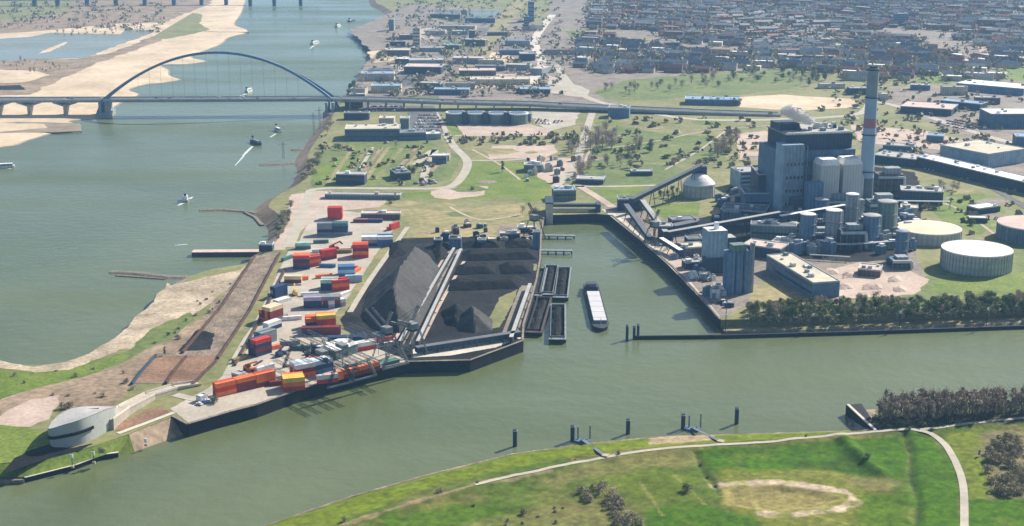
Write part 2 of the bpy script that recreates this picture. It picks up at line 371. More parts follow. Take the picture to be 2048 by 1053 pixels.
pp_('gravel_field', [(985,292),(1110,290),(1115,305),(1090,318),(975,318)], 'pink_gravel', .07, 3)
pp_('dirt_field', [(1060,215),(1160,222),(1150,250),(1100,262),(1070,245)], 'concrete', .08, 3)
pp_('dirt_field', [(1060,315),(1165,318),(1160,355),(1100,368),(1060,345)], 'pink_gravel', .09, 3)
pp_('meadow', [(1235,250),(1330,270),(1470,275),(1450,325),(1300,325),(1170,330),(1180,300),(1200,280)], 'grass', .06, 4)
pp_('meadow', [(1180,330),(1350,330),(1370,345),(1330,372),(1260,400),(1200,398),(1130,365)], 'grass', .08, 3)
pp_('meadow', [(1200,378),(1290,372),(1260,400),(1220,410)], 'bright_grass', .1, 2)
pp_('meadow', [(1300,412),(1400,405),(1395,432),(1330,440),(1305,425)], 'bright_grass', .1, 2)
pp_('dirt_field', [(1470,195),(1560,190),(1700,198),(1720,215),(1600,222),(1480,215)], 'sand', .07, 4)
pp_('dirt_field', [(1470,270),(1530,262),(1560,280),(1555,310),(1480,320)], 'pink_gravel', .08, 3)
pp_('meadow', [(1700,225),(1760,222),(1830,245),(1850,262),(1760,262),(1690,250)], 'olive_field', .08, 3)
pp_('meadow', [(1330,232),(1560,225),(1560,255),(1400,262),(1330,250)], 'olive_field', .075, 3)
pp_('dirt_field', [(1700,250),(1850,262),(1960,290),(1880,300),(1720,285)], 'pink_gravel', .09, 3)
pp_('yard', [(1700,290),(1780,285),(1900,330),(2048,390),(2300,460),(2300,160),(1960,170),(1780,175),(1760,200),(1850,240),(1960,290),(1830,300)], 'grey_earth', .04, 4)
pp_('meadow', [(1850,400),(1900,380),(1985,392),(2010,425),(1960,470),(1925,455),(1880,440)], 'bright_grass', .1, 3)
pp_('meadow', [(1820,352),(1900,360),(1960,380),(1900,392),(1850,390)], 'olive_field', .09, 3)
pp_('meadow', [(1790,600),(1850,560),(1880,530),(1900,500),(2100,480),(2500,560),(2500,612),(1700,628),(1600,628)], 'grass', .09, 3)
pp_('meadow', [(1870,560),(2048,545),(2300,560),(2048,585),(1860,585)], 'bright_grass', .11, 3)
pp_('yard', [(1200,415),(1260,400),(1420,440),(1700,470),(1830,500),(1850,555),(1790,590),(1700,600),(1520,600),(1440,636),(1400,588),(1345,530),(1290,482),(1228,430)], 'grey_earth', .09, 1.5)
pp_('yard', [(1420,425),(1480,350),(1540,330),(1720,330),(1830,345),(1850,400),(1840,440),(1800,520),(1700,525),(1500,510),(1450,470)], 'coal_ground', .11, 1.5)
pp_('quay_strip', [(1202,418),(1226,424),(1290,476),(1345,524),(1405,592),(1440,634),(1432,634),(1396,592),(1338,532),(1284,484),(1220,432)], 'pale_concrete', .13, .3)
pp_('quay_strip', [(1226,424),(1262,424),(1300,470),(1330,495),(1320,510),(1290,476)], 'concrete', .12, .6)
pp_('quay_strip', [(1322,508),(1340,498),(1362,512),(1392,560),(1370,560)], 'pink_gravel', .14, .6)
pp_('dirt_field', [(1640,545),(1720,525),(1800,535),(1860,560),(1830,590),(1700,598),(1640,580)], 'pink_gravel', .13, 2)
pp_('meadow', [(1500,575),(1530,560),(1600,590),(1640,600),(1700,605),(1560,612),(1500,605)], 'dry_grass', .12, 2)
for i, (px, m_) in enumerate([([(735,104),(790,98),(815,112),(790,122),(745,126)],'sand'),([(950,108),(1010,104),(1030,118),(1000,130),(955,128)],'sand'),([(945,150),(1070,146),(1085,172),(950,178)],'pink_gravel'),([(780,128),(860,120),(880,140),(800,146)],'concrete'),([(830,60),(900,52),(905,74),(835,80)],'concrete'),([(870,20),(1000,22),(990,40),(900,44),(868,36)],'water'),
  ([(1130,62),(1180,60),(1200,70),(1140,74)],'grass'),([(1700,96),(1800,88),(1830,104),(1720,112)],'olive_field'),([(1940,86),(2048,92),(2048,112),(1960,104)],'pink_gravel'),([(880,84),(930,80),(935,100),(890,104)],'grass'),([(770,150),(850,150),(850,170),(775,176)],'asphalt'),([(850,60),(1000,56),(990,70),(870,76)],'asphalt'),([(705,196),(880,192),(885,202),(700,206)],'grass'),([(1095,150),(1180,180),(1170,196),(1100,186)],'concrete')]): pp_('pond' if m_ == 'water' else 'yard', px, m_, .06+.002*i, 4)
rs_ = random.getstate(); random.seed(77)
for i in range(15):       # cultivated strips and rough corners of the meadows
    x = 650+i*14; m_ = ['dry_grass','bright_grass','olive_field','grass','brown_earth'][i % 5]; yb = 366 if x < 740 else 356
    pp_('allotment', [(x,yb),(x+11,yb),(x+11+50,296),(x+3+50,296)], m_, .074+.001*i, 1)
for i in range(26):
    x, y = [(random.uniform(1180,1540), random.uniform(232,340)), (random.uniform(900,1090), random.uniform(276,400)), (random.uniform(1840,2040), random.uniform(355,470)), (random.uniform(805,1040), random.uniform(405,472))][i % 4]; r = random.uniform(14,42)
    pp_('rough_grass', [(x-r,y),(x-r*.4,y-r*.16),(x+r*.6,y-r*.14),(x+r,y+r*.03),(x+r*.3,y+r*.16),(x-r*.6,y+r*.14)], random.choice(['dry_grass','olive_field','grass','grey_earth','bright_grass','dry_grass']), .112+.0015*i, 4)
random.setstate(rs_)
for a in ([(1190,300),(1300,285),(1420,262),(1560,250)],[(1330,340),(1400,300),(1460,255)],[(945,300),(1000,330),(1040,360)],[(1860,400),(1920,420),(1990,470)],[(900,415),(960,440),(1040,430)],[(1215,262),(1180,300),(1165,345)]): ribbon('dirt_track', a, 2.6, 'pink_gravel', .165)
# container yard and its surroundings
pp_('sand', [(580,390),(640,382),(700,385),(780,395),(760,415),(640,425),(610,455),(570,500),(540,500),(575,450)], 'pink_gravel', .07, 2)
pp_('concrete_yard', [(625,425),(640,418),(780,432),(790,455),(745,520),(700,590),(655,650),(700,680),(760,700),(818,722),(740,739),(600,777),(512,808),(460,821),(376,846),(340,818),(420,775),(470,730),(495,700),(520,650),(545,590),(575,520),(600,480)], 'concrete', .10, .6)
pp_('grass_strip', [(800,440),(818,445),(815,470),(770,530),(715,620),(690,650),(662,645),(700,590),(745,520),(790,460)], 'olive_field', .12, 1.5)
mat('rough_sand', (.22,.175,.12), c2=(.50,.41,.30), scale=.045, fine=.3, detail=8)
pp_('sand', [(335,574),(420,553),(480,540),(505,520),(470,570),(440,590),(390,630),(330,660),(290,700),(240,700),(200,715),(250,680),(280,650),(310,620),(330,600)], 'rough_sand', .08, 3)
pp_('field', [(400,640),(430,600),(460,590),(430,640),(350,710),(320,750),(270,765),(240,800),(200,830),(100,815),(0,830),(0,790),(120,765),(240,730),(290,700),(330,670)], 'brown_earth', .09, 3)
pp_('meadow', [(260,700),(300,660),(380,625),(390,640),(340,680),(290,700),(240,730),(120,760),(0,790),(-200,800),(-200,735),(0,740),(130,738),(200,718)], 'grass', .11, 2)
pp_('meadow', [(-200,760),(0,745),(100,742),(200,725),(250,705),(262,712),(200,745),(100,770),(0,800),(-200,830)], 'bright_grass', .13, 2)
pp_('meadow', [(-200,860),(0,850),(60,858),(98,870),(100,900),(40,925),(0,928),(-200,935)], 'bright_grass', .13, 2)
pp_('sand', [(-100,800),(0,835),(60,800),(120,790),(100,840),(60,855),(0,850)], 'pink_gravel', .12, 4)
mat('basin', (.095,.075,.055), c2=(.27,.21,.155), scale=.09, fine=.55, detail=8)
pp_('shadow_patch', [(8,949),(28,918),(60,902),(97,890),(140,898),(185,888),(160,902),(110,914),(60,930)], 'coal', .2, .5)  # black sheet painted in for the wedge building's cast shadow
pp_('sand', [(335,566),(300,612),(262,646),(230,676),(185,703),(130,727),(70,734),(0,722),(-200,705),(-200,722),(0,737),(70,746),(140,740),(200,718),(255,690),(290,655),(330,625),(380,600)], 'rough_sand', .15, 3)
# the sunken brown basins between the rusty walls
pp_('basin_floor', [(508,512),(562,505),(500,620),(432,728),(380,766),(262,768),(312,708),(362,705),(440,600)], 'basin', .14, .5)
pp_('basin_floor', [(268,766),(300,714),(370,712),(425,712),(440,716),(385,762)], 'rust_earth', .18, .6)
pp_('coal_ground', [(355,704),(395,660),(430,668),(420,700)], 'coal_ground', .16, 1)
pp_('basin_floor', [(232,862),(240,845),(300,818),(328,815),(340,826),(250,860)], 'rust_earth', .15, .5)
# coal yard
pp_('coal_yard', [(795,478),(900,474),(1075,478),(1082,520),(1072,560),(1050,640),(1043,682),(940,719),(820,722),(760,700),(690,660),(680,640),(740,560),(775,505)], 'coal_ground', .13, 1)
pp_('grass_strip', [(1000,595),(1035,580),(1025,610),(1000,655),(965,662)], 'olive_field', .16, .8)
pp_('grass_strip', [(1035,530),(1075,528),(1072,542),(1035,545)], 'olive_field', .16, .8)
pp_('quay_road', [(826,698),(900,690),(1000,682),(1040,672),(1042,678),(990,696),(900,712),(826,716)], 'pale_concrete', .17, .3)
pp_('dirt_field', [(990,470),(1000,452),(1075,450),(1078,476)], 'grey_earth', .15, 1)
# roads
ribbon('road', [(577,495),(600,440),(618,395),(640,378),(800,378),(880,377),(915,365),(935,325),(905,290),(880,245),(868,225)], 9, 'pale_road', .2)
ribbon('road', [(935,322),(1000,322),(1060,318)], 5, 'pale_road', .22)
ribbon('road', [(910,272),(1000,272),(1160,272)], 6, 'pale_road', .22)
ribbon('road', [(1110,375),(1150,330),(1170,270),(1185,225)], 9, 'pale_road', .22)
ribbon('road', [(1110,372),(1200,374),(1330,371)], 6, 'pale_road', .24)
ribbon('road', [(1150,368),(1195,395),(1225,415)], 8, 'pink_gravel', .24)
ribbon('road', [(1240,212),(1400,240),(1700,232),(1760,205),(1980,275),(2200,330)], 12, 'pale_road', .21)
ribbon('road', [(1660,330),(1830,300),(2060,420)], 8, 'asphalt', .23)
ribbon('road', [(925,165),(960,110),(1010,40),(1060,-20)], 34, 'dry_grass', .15)
ribbon('road', [(1060,165),(1085,130),(1070,80),(1105,30)], 16, 'pale_concrete', .16)
ribbon('road', [(1110,130),(1150,180),(1200,205),(1260,215)], 12, 'pale_road', .18)
ribbon('road', [(455,750),(488,690),(520,640),(548,580),(585,500)], 5.5, 'pale_road', .22)
ribbon('road', [(430,790),(400,800),(350,790)], 6, 'pale_road', .2)
ribbon('footpath', [(236,868),(290,848),(348,826)], 3, 'pale_concrete', .25)
ribbon('road', [(700,625),(740,560),(790,490),(815,455)], 4, 'pale_road', .2)
ribbon('dirt_track', [(830,330),(870,300),(850,345),(850,372)], 8, 'pale_road', .2)
ribbon('dirt_track', [(720,340),(745,295)], 4, 'pale_road', .2)
for a in ([(920,500),(870,590),(826,690)], [(905,500),(850,595),(800,690)], [(1062,572),(1040,630),(1025,678)], [(1048,572),(1022,640),(1008,678)]):
    ribbon('crane_track', a, 5, 'grey_earth', .24)
for a in ([(895,505),(845,590),(790,680)], [(930,520),(885,600),(845,680)]): ribbon('crane_track', a, 2.4, 'pink_gravel', .26)
# ================================================================ FOREGROUND: dike and meadows as a height field
import numpy as np
rng = np.random.RandomState(3)
def vnoise(X, Y, s, seed):
    r = np.random.RandomState(seed).rand(128, 128); x = X/s; y = Y/s
    i = np.floor(x).astype(int); j = np.floor(y).astype(int); fx = x-i; fy = y-j; fx = fx*fx*(3-2*fx); fy = fy*fy*(3-2*fy)
    g = lambda a, b: r[a % 128, b % 128]
    return (g(i,j)*(1-fx)*(1-fy)+g(i+1,j)*fx*(1-fy)+g(i,j+1)*(1-fx)*fy+g(i+1,j+1)*fx*fy)-.5
def fbm(X, Y, s, seed): return vnoise(X,Y,s,seed)+.5*vnoise(X,Y,s/2.1,seed+1)+.25*vnoise(X,Y,s/4.3,seed+2)
def sdist(X, Y, poly):                      # signed distance, positive inside
    d = np.full(X.shape, 1e9); ins = np.zeros(X.shape, bool); n = len(poly)
    for k in range(n):
        ax, ay = poly[k][0], poly[k][1]; bx, by = poly[(k+1)%n][0], poly[(k+1)%n][1]
        ex, ey = bx-ax, by-ay; t = np.clip(((X-ax)*ex+(Y-ay)*ey)/(ex*ex+ey*ey+1e-9), 0, 1)
        d = np.minimum(d, (X-ax-t*ex)**2+(Y-ay-t*ey)**2)
        c = ((ay > Y) != (by > Y)); xi = ax+(Y-ay)/(by-ay+1e-12)*(bx-ax); ins ^= (c & (X < xi))
    return np.where(ins, np.sqrt(d), -np.sqrt(d))
def ldist(X, Y, line):
    d = np.full(X.shape, 1e9)
    for a, b in zip(line, line[1:]):
        ex, ey = b[0]-a[0], b[1]-a[1]; t = np.clip(((X-a[0])*ex+(Y-a[1])*ey)/(ex*ex+ey*ey+1e-9), 0, 1)
        d = np.minimum(d, (X-a[0]-t*ex)**2+(Y-a[1]-t*ey)**2)
    return np.sqrt(d)
FZ = 4.0
shore = [(250,1150),(380,1098),(520,1053),(700,992),(860,947),(1024,907),(1180,886),(1320,872),(1536,866),(1700,861),(1693,838),(1693,822),(1745,818),(1800,820),(2048,806),(2600,790)]
fsh = [tuple(P(x, y, 0)[:2]) for x, y in shore]
fpoly = fsh + [(fsh[-1][0], 430), (fsh[0][0]-20, 430)]
def fp(*a): return [tuple(P(x, y, FZ)[:2]) for x, y in a]
path_px = [(560,1120),(700,1052),(820,1012),(950,976),(1024,958),(1180,925),(1290,908),(1400,898),(1536,888),(1700,873),(1800,867),(1870,863),(1950,853),(2048,843),(2300,830)]
path_w = fp(*path_px)
mound = fp((1690,885),(1760,950)); ring = fp((1430,972),(1560,966),(1640,976),(1700,990),(1712,1008),(1660,1024),(1600,1031),(1520,1031))
ditch1 = fp((1392,908),(1405,940),(1432,975),(1440,990)); ditch2 = fp((1808,872),(1822,905),(1823,960),(1838,1000),(1832,1070))
def fheight(X, Y):
    d = sdist(X, Y, fpoly)
    h = np.clip(d/13, 0, 1); h = h*h*(3-2*h)*FZ
    h = np.where(d < 0, np.maximum(d*.5, -3), h)
    inside = np.clip((d-8)/15, 0, 1)
    h += 1.6*np.exp(-(ldist(X, Y, path_w)/7)**2)*inside
    h += inside*(fbm(X, Y, 45, 11)*1.5+fbm(X, Y, 9, 21)*.35)
    h += inside*2.8*np.exp(-(ldist(X, Y, mound)/4.5)**2)
    h -= inside*1.0*np.exp(-(ldist(X, Y, ditch1)/2)**2)+inside*1.3*np.exp(-(ldist(X, Y, ditch2)/2.5)**2)
    h -= inside*1.5*np.clip(sdist(X, Y, fp((1440,975),(1560,970),(1640,982),(1685,1000),(1640,1020),(1540,1026),(1450,1010)))/5, 0, 1)
    return h
def fz(x, y): return float(fheight(np.array([x]), np.array([y]))[0])
gx = np.arange(-340, 440, 1.0); gy = np.arange(470, 790, 1.0)
X, Y = np.meshgrid(gx, gy); Z = fheight(X, Y)
col = np.zeros(X.shape+(3,))
def mixc(mask, c):
    global col
    col = col*(1-mask[..., None])+np.array(c)*mask[..., None]
n1 = fbm(X, Y, 38, 31); n2 = fbm(X, Y, 8, 41); n3 = fbm(X, Y, 2.6, 51)
col[:] = (.070,.110,.014)
mixc(np.clip(.5+n1*2.2, 0, 1), (.12,.115,.035)); mixc(np.clip(n2*1.4+.2, 0, 1)*.6, (.055,.09,.012))
def zone(px, c, soft=3, jit=4, amt=1, n=None):
    d = sdist(X, Y, fp(*px))+n2*jit; mixc(np.clip(d/soft+.5, 0, 1)*amt, c)
BG = (.048,.112,.002)
zone([(560,1120),(700,1040),(860,975),(1024,935),(1180,905),(1400,890),(1690,868),(1700,850),(1500,850),(1180,870),(900,930),(520,1040),(300,1130)], (.115,.155,.012), 3, 3)
zone([(1060,960),(1180,932),(1390,905),(1396,930),(1250,948),(1080,975)], (.17,.155,.055), 6, 9, .7)
zone([(760,1040),(900,1005),(960,1000),(1020,1030),(860,1070),(700,1090)], BG, 8, 8, .8)
zone([(1396,905),(1536,895),(1800,875),(1812,890),(1815,960),(1740,955),(1660,938),(1560,940),(1440,955),(1415,935)], (.044,.105,.002), 2, 2)
zone([(1580,930),(1700,905),(1750,950),(1640,940)], (.032,.07,.006), 6, 5, .7)
zone([(1440,940),(1640,940),(1760,960),(1800,1000),(1780,1070),(1500,1070),(1440,1000)], (.13,.145,.022), 6, 6, .8)
zone([(1700,955),(1800,965),(1790,985),(1700,975)], (.19,.165,.07), 5, 6, .7)
zone([(1440,975),(1560,970),(1640,982),(1685,1000),(1640,1020),(1540,1026),(1450,1010)], (.21,.18,.065), 4, 4)
zone([(1820,870),(1850,872),(1900,920),(1915,960),(1920,1100),(1840,1100),(1830,1000),(1826,940)], BG, 2, 2)
zone([(1730,990),(1830,990),(1830,1100),(1700,1100),(1720,1030)], BG, 6, 6, .8)
zone([(1885,870),(1960,860),(1975,950),(1990,1000),(1940,1002),(1935,960),(1912,910)], (.12,.155,.018), 3, 3)
zone([(1935,1003),(2048,1000),(2300,1000),(2300,1120),(1935,1120)], BG, 2, 2)
zone([(1960,868),(2300,850),(2300,1000),(1985,1000),(1965,930)], (.15,.13,.07), 5, 6, .85)
zone([(1290,1018),(1400,1008),(1500,1035),(1560,1100),(1290,1100)], BG, 3, 3)
zone([(940,1045),(1100,1012),(1290,1015),(1280,1100),(900,1100)], (.15,.145,.05), 8, 9, .6)
zone([(1180,955),(1300,940),(1390,950),(1400,1000),(1300,1005),(1240,985)], (.10,.135,.015), 6, 7, .7)
zone([(1693,800),(1745,800),(1760,845),(1745,862),(1700,862)], (.30,.24,.19), 1, 1)
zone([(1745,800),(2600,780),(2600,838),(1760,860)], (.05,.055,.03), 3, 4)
zone([(1300,868),(1430,866),(1430,882),(1300,888)], (.38,.28,.20), 2, 2, .8)
rd = ldist(X, Y, ring)+n2*4.5+n3*2; mixc(np.clip((3.6-rd)/1.8, 0, 1)*np.clip(.75+fbm(X, Y, 7, 99)*1.6, .1, 1), (.42,.33,.24))
rd = ldist(X, Y, fp((690,1056),(800,1020),(900,990),(960,972),(1100,945)))+n2*3; mixc(np.clip((2.6-rd)/1.6, 0, 1)*.75, (.24,.19,.11))
for L_ in (ditch1, ditch2): mixc(np.clip((1.6-ldist(X, Y, L_)-n2)/1, 0, 1)*.8, (.035,.06,.012))
for L_ in (fp((1280,965),(1325,1030)), fp((1350,955),(1410,1010)), fp((1700,1053),(1440,985))): mixc(np.clip((1.0-ldist(X, Y, L_)-n2*2)/1, 0, 1)*.6, (.24,.24,.07))
dsh = sdist(X, Y, fpoly); mixc(np.clip((3.2-dsh+n2*3)/1.2, 0, 1), (.16,.13,.09)); mixc(np.clip((1.2-dsh+n2*2)/1, 0, 1)*.6, (.34,.30,.24))
stk = fbm(X/5, Y*1.0+X*.12, 3.2, 77); n4 = fbm(X, Y, 16, 87)
col = np.clip(col*1.2, 0, .8)*(1.0+stk*.26+n4*.12)[..., None]
mixc(np.clip(n4*2-.35, 0, 1)*.45, (.14,.15,.04))
col *= (1+n3*.5)[..., None]*(1+fbm(X, Y, 1.3, 61)*.4)[..., None]*(1+n1*.12)[..., None]
ny_, nx_ = X.shape; me = bpy.data.meshes.new('meadow')
co = np.stack([X, Y, Z], -1).reshape(-1, 3)
idx = np.arange(ny_*nx_).reshape(ny_, nx_); qd = np.stack([idx[:-1,:-1], idx[:-1,1:], idx[1:,1:], idx[1:,:-1]], -1).reshape(-1, 4)
keep = (Z.reshape(-1)[qd].max(1) > -2.5); qd = qd[keep]
me.vertices.add(len(co)); me.vertices.foreach_set('co', co.ravel()); me.loops.add(qd.size); me.loops.foreach_set('vertex_index', qd.ravel().astype(np.int32))
me.polygons.add(len(qd)); me.polygons.foreach_set('loop_start', np.arange(0, qd.size, 4, dtype=np.int32)); me.update(calc_edges=True); me.validate()
ca = me.color_attributes.new('ground_colour', 'FLOAT_COLOR', 'POINT'); cc = np.ones((len(co), 4)); cc[:, :3] = np.clip(col.reshape(-1, 3), 0.005, .9); ca.data.foreach_set('color', cc.ravel())
for p in me.polygons: p.use_smooth = True
m = bpy.data.materials.new('meadow'); m.use_nodes = True; nn_ = m.node_tree; bb = nn_.nodes['Principled BSDF']; bb.inputs['Roughness'].default_value = .95; bb.inputs['Specular IOR Level'].default_value = .1
at_ = nn_.nodes.new('ShaderNodeAttribute'); at_.attribute_name = 'ground_colour'; nn_.links.new(at_.outputs['Color'], bb.inputs['Base Color'])
g_ = nn_.nodes.new('ShaderNodeNewGeometry'); no_ = nn_.nodes.new('ShaderNodeTexNoise'); no_.inputs['Scale'].default_value = 1.2; no_.inputs['Detail'].default_value = 5
bp_ = nn_.nodes.new('ShaderNodeBump'); bp_.inputs['Strength'].default_value = .5; bp_.inputs['Distance'].default_value = .4
nn_.links.new(g_.outputs['Position'], no_.inputs['Vector']); nn_.links.new(no_.outputs['Fac'], bp_.inputs['Height']); nn_.links.new(bp_.outputs['Normal'], bb.inputs['Normal'])
me.materials.append(m); fo = bpy.data.objects.new('meadow', me); COL.objects.link(fo); tag(fo, kind='structure')
def drape(name, line, wd, m, dz=.12):
    P_ = [Vector((a[0], a[1], 0)) for a in line]; q = []
    for i in range(len(P_)-1):
        p0, p1, p2, p3 = P_[max(0,i-1)], P_[i], P_[i+1], P_[min(len(P_)-1,i+2)]; k = max(2, int((p2-p1).length/1.5))
        for j in range(k):
            t = j/k; q.append(.5*((2*p1)+(-p0+p2)*t+(2*p0-5*p1+4*p2-p3)*t*t+(-p0+3*p1-3*p2+p3)*t**3))
    vs = []
    for i, a in enumerate(q):
        d = q[min(len(q)-1,i+1)]-q[max(0,i-1)]; s = Vector((-d.y, d.x, 0)).normalized()
        for e in (1, .33, -.33, -1): vs.append((a.x+s.x*wd/2*e, a.y+s.y*wd/2*e))
    A_ = np.array(vs); zz = fheight(A_[:,0], A_[:,1]).reshape(-1, 4); zz = zz.max(1, keepdims=True).repeat(4, 1).ravel()+dz
    mb = MB(); mb.add([(v[0], v[1], z) for v, z in zip(vs, zz)], [(4*i+j, 4*i+j+1, 4*i+j+5, 4*i+j+4) for i in range(len(q)-1) for j in range(3)])
    return tag(mb.build(name, m), kind='structure')
drape('footpath', path_w[3:], 2.6, 'pale_road')
drape('road', fp((1815,865),(1862,872),(1888,890),(1906,918),(1922,955),(1928,1000),(1928,1100)), 3.7, 'pale_road', .16)
# dark angled quay wall in front of the bare grove
mb = MB(); a, b, c = P(1692,810,5.5), P(1748,862,5.5), P(1692,820,5.5)
mb.prism([(a.x,a.y),(b.x,b.y),(b.x+3,b.y+2),(a.x+9,a.y+2)], -3, 5.5)
o = tag(mb.build('quay_wall', 'quay_wall'), 'steep dark triangular quay wall in front of the bare grove', 'wall')
mb = MB(); mb.beam(a+Vector((1,0,.2)), b+Vector((1,0,.2)), 1.6, .4); mb.build('coping', 'pale_concrete', o)
# ================================================================ BUILDINGS AND LARGE STRUCTURES
def frame_of(a, b, z=LZ):
    A, B = P(*a, z), P(*b, z); d = B-A; return (A+B)/2, d.length, math.atan2(d.y, d.x)
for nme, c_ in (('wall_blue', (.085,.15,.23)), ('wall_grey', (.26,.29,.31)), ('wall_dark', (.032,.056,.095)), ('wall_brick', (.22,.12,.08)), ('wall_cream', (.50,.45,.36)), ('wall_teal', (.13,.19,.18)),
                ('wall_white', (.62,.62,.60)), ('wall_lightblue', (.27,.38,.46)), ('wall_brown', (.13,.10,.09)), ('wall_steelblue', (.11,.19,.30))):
    mat(nme, c_, var=.2, scale=.12, rough=.7, fine=.12, wave=(3.2, .25, 'X'))  # blue, steelblue and dark: bluish walls with navy shade put into the colour
for nme, c_ in (('roof_white', (.70,.69,.66)), ('roof_grey', (.33,.33,.32)), ('roof_dark', (.11,.12,.14)), ('roof_red', (.30,.15,.12)), ('roof_tan', (.46,.42,.33)), ('roof_slate', (.16,.17,.20)), ('roof_pink', (.50,.38,.34)), ('roof_blue', (.20,.30,.42))):
    mat(nme, c_, var=.14, scale=.09, rough=.85, fine=.15)
vent_m = MB().box((0,0,0), (2.4,1.8,1.5)); _vent = []
def bld(name, label, a, b, depth, h, wall='wall_grey', roof='roof_grey', cat='building', bands=0, vents=3, group=None, gable=0, z=LZ, parapet=True, stair=False):
    c, L_, rz = frame_of(a, b, z)
    if h < 0: h = HT((a[0]+b[0])/2, (a[1]+b[1])/2, -h, z)
    o = empty(name, (c.x, c.y, z), rz, label=label, cat=cat, group=group)
    MB().prism([(-L_/2,0), (L_/2,0), (L_/2,depth), (-L_/2,depth)], -.5, h, cap=True).build('wall', wall, o)
    if gable: MB().gable((0, depth/2, h+.01), (L_, depth), gable, 0, .4).build('roof', roof, o)
    else:
        mb = MB().box((0, depth/2, h+.01), (L_-.6, depth-.6, .25)); r = mb.build('roof', roof, o)
        if parapet:
            e = MB()
            for x, y, dx, dy in ((0,.15,L_+.3,.5), (0,depth-.15,L_+.3,.5), (-L_/2+.1,depth/2,.5,depth-.8), (L_/2-.1,depth/2,.5,depth-.8)): e.box((x, y, h-.3), (dx, dy, 1.1))
            e.build('parapet', 'pale_steel' if wall != 'wall_cream' else 'roof_tan', r)
    for k in range(bands):
        zz = h*(k+.55)/(bands+.2); MB().box((0, -.06, zz), (L_*.94, .3, min(1.6, h/bands*.4))).build('window', 'glass_dark', o)
    if vents and not gable:
        for k in range(vents):
            x = (random.random()-.5)*(L_-4); y = depth*(.2+.6*random.random())
            s = random.uniform(.7, 1.8); v = MB().box((x, y, h+.26), (2.4*s, 1.9*s, 1.4*s), 0).build('roof_vent', random.choice(['grey_steel','pale_steel','white_paint']), o)
    return o
def tank(name, label, px, py, r, h, wall, roof, dome=0, rim=True, cat='storage tank', group=None, n=48, ribs=0, z=LZ, stair=False):
    p = P(px, py, z); o = empty(name, p, 0, label=label, cat=cat, group=group)
    w_ = MB().cyl((0,0,-.3), r, r, h+.3, n, cap=False).build('wall', wall, o, smooth=True)
    mb = MB(); k = 5; prev = (r*1.008, h)
    for i in range(1, k+1):
        t = i/k; rr = r*(1-t) if i < k else .01; zz = h+dome*(1-(1-t)**2)
        mb.cyl((0,0,prev[1]), prev[0], rr, zz-prev[1]+1e-4, n, cap=(i == k)); prev = (rr, zz)
    mb.build('roof', roof, o, smooth=False)
    if rim:
        mb = MB(); mb.cyl((0,0,h-.7), r+.35, r+.35, .9, n, cap=False); mb.build('rim', 'white_paint', o)
    if ribs:
        mb = MB()
        for i in range(ribs):
            a = 2*math.pi*i/ribs; mb.box(((r+.15)*math.cos(a), (r+.15)*math.sin(a), 0), (.35,.5,h-.8), a)
        mb.build('rib', 'wall_grey', o)
    if stair:
        mb = MB(); a0 = -2.2
        for i in range(24): a = a0+i*.045; mb.box(((r+.8)*math.cos(a), (r+.8)*math.sin(a), h*i/24), (1.4,.9,.3), a)
        mb.build('stair', 'pale_steel', o)
    return o
